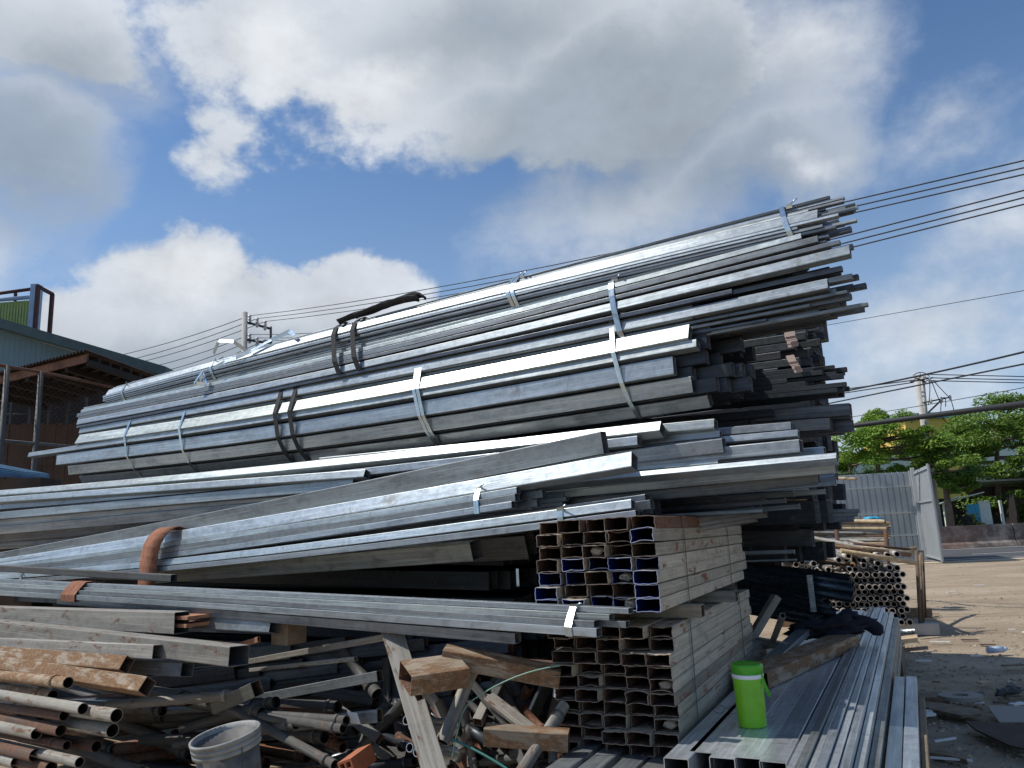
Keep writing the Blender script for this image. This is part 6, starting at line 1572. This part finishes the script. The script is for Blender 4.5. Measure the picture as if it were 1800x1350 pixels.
    s = mpp(top); R1 = 58 * s; H = (top - b).length; ax = (top - b).normalized(); ax = (ax + V((-.10, -.12, 0))).normalized(); ex = V((1, 0, 0)); ex = (ex - ax * ex.dot(ax)).normalized(); ey = ax.cross(ex)
    def lathe(prof, name, mat):
        mb = MB(); n = len(prof); seg = 40
        for i in range(seg):
            a = 2 * math.pi * i / seg
            for q, (rr, z) in enumerate(prof): 
                w = 1 + .01 * math.sin(a * 3 + 1)
                mb.v.append(b + ax * z + (ex * math.cos(a) + ey * math.sin(a)) * rr * w)
        for i in range(seg):
            for j in range(n - 1):
                k = (i + 1) % seg; mb.face([i * n + j, k * n + j, k * n + j + 1, i * n + j + 1], sm=True)
        mb.build(name, [mat], r)
    lathe([(0, 0), (R1 * .78, 0), (R1 * .94, H * .93), (R1 * .91, H * .93), (R1 * .75, .01), (0, .01)], 'body', 'grey_bucket')
    lathe([(R1 * .93, H * .80), (R1 * .99, H * .80), (R1 * .99, H * .85), (R1 * .955, H * .855), (R1 * .955, H * .87), (R1 * 1.0, H * .875), (R1 * 1.0, H * .92), (R1 * .97, H * .925), (R1 * .97, H * .95), (R1 * 1.02, H * .955), (R1 * 1.02, H), (R1 * .96, H), (R1 * .93, H * .9)], 'rim', 'bucket_rim')
    mb = MB(); p0 = b + ax * H * .88 + ex * R1 * .74 - ey * R1 * .72; mb.pipe(p0, p0 - ax * .2 - ex * .05, .0022, seg=5, mid=p0 - ax * .1 - ex * .0 - ey * .03); mb.build('wire_handle', ['iron_dark'], r)
heap()

def backfill():
    """the rest of the pile, behind what the photo shows: it throws the long shade on the yard"""
    k = 0; W3 = ('front', 'middle', 'rear')
    for i, c in enumerate((5.6, 6.5, 7.4, 8.3)):
        for j in range(3):
            px = 1425 - 3 * i; e = PL(px, 700, c); e.z = 1.75 + .55 * j; q0 = proj(e); a = e - T * 6.2; q = proj(a)
            cells = gridfill(-.86, 0, -.25, .25, .17, .16, 400 + k, (-.2, .04), (0, .1), 'steel_deep_shade'); k += 1
            Bundle('tube_bundle', 'large dark tube bundle at the back of the pile, %s row, %s level' % (('nearest', 'second', 'third', 'farthest')[i], ('lower', 'middle', 'upper')[j]), q0, q, c, cells)
    e = PL(1120, 560, 4.75); Bundle('tube_bundle', 'tube bundle hidden behind the crest of the pile', (1120, 575), proj(e - T * 6.2), 4.75, gridfill(-.7, 0, -.2, .2, .14, .1, 444, (-.2, .1), (0, .1), 'galv_shaded'))
    for i, c in enumerate((5.0, 5.9, 7.2, 8.0)):
        for j in range(2):
            e = PL(1150, 700, c); e.z = .45 + .66 * j; a = e - T * 6.0
            if i == 0 and j == 0: pass
            Bundle('tube_bundle', 'tube bundle carrying the pile from below, %s row, %s level' % (('nearest', 'second', 'third', 'farthest')[i], ('ground', 'upper')[j]), proj(e - T * (1.5 if i == 0 else 0)), proj(a), c, gridfill(-.7, 0, -.3, .3, .17, .2, 460 + 2 * i + j, (-.2, .04), (0, .1), 'steel_deep_shade'))
backfill()
for o in bpy.data.objects:
    l = o.get('label')
    if l and not 4 <= len(l.split()) <= 16: print('LABEL', len(l.split()), l)
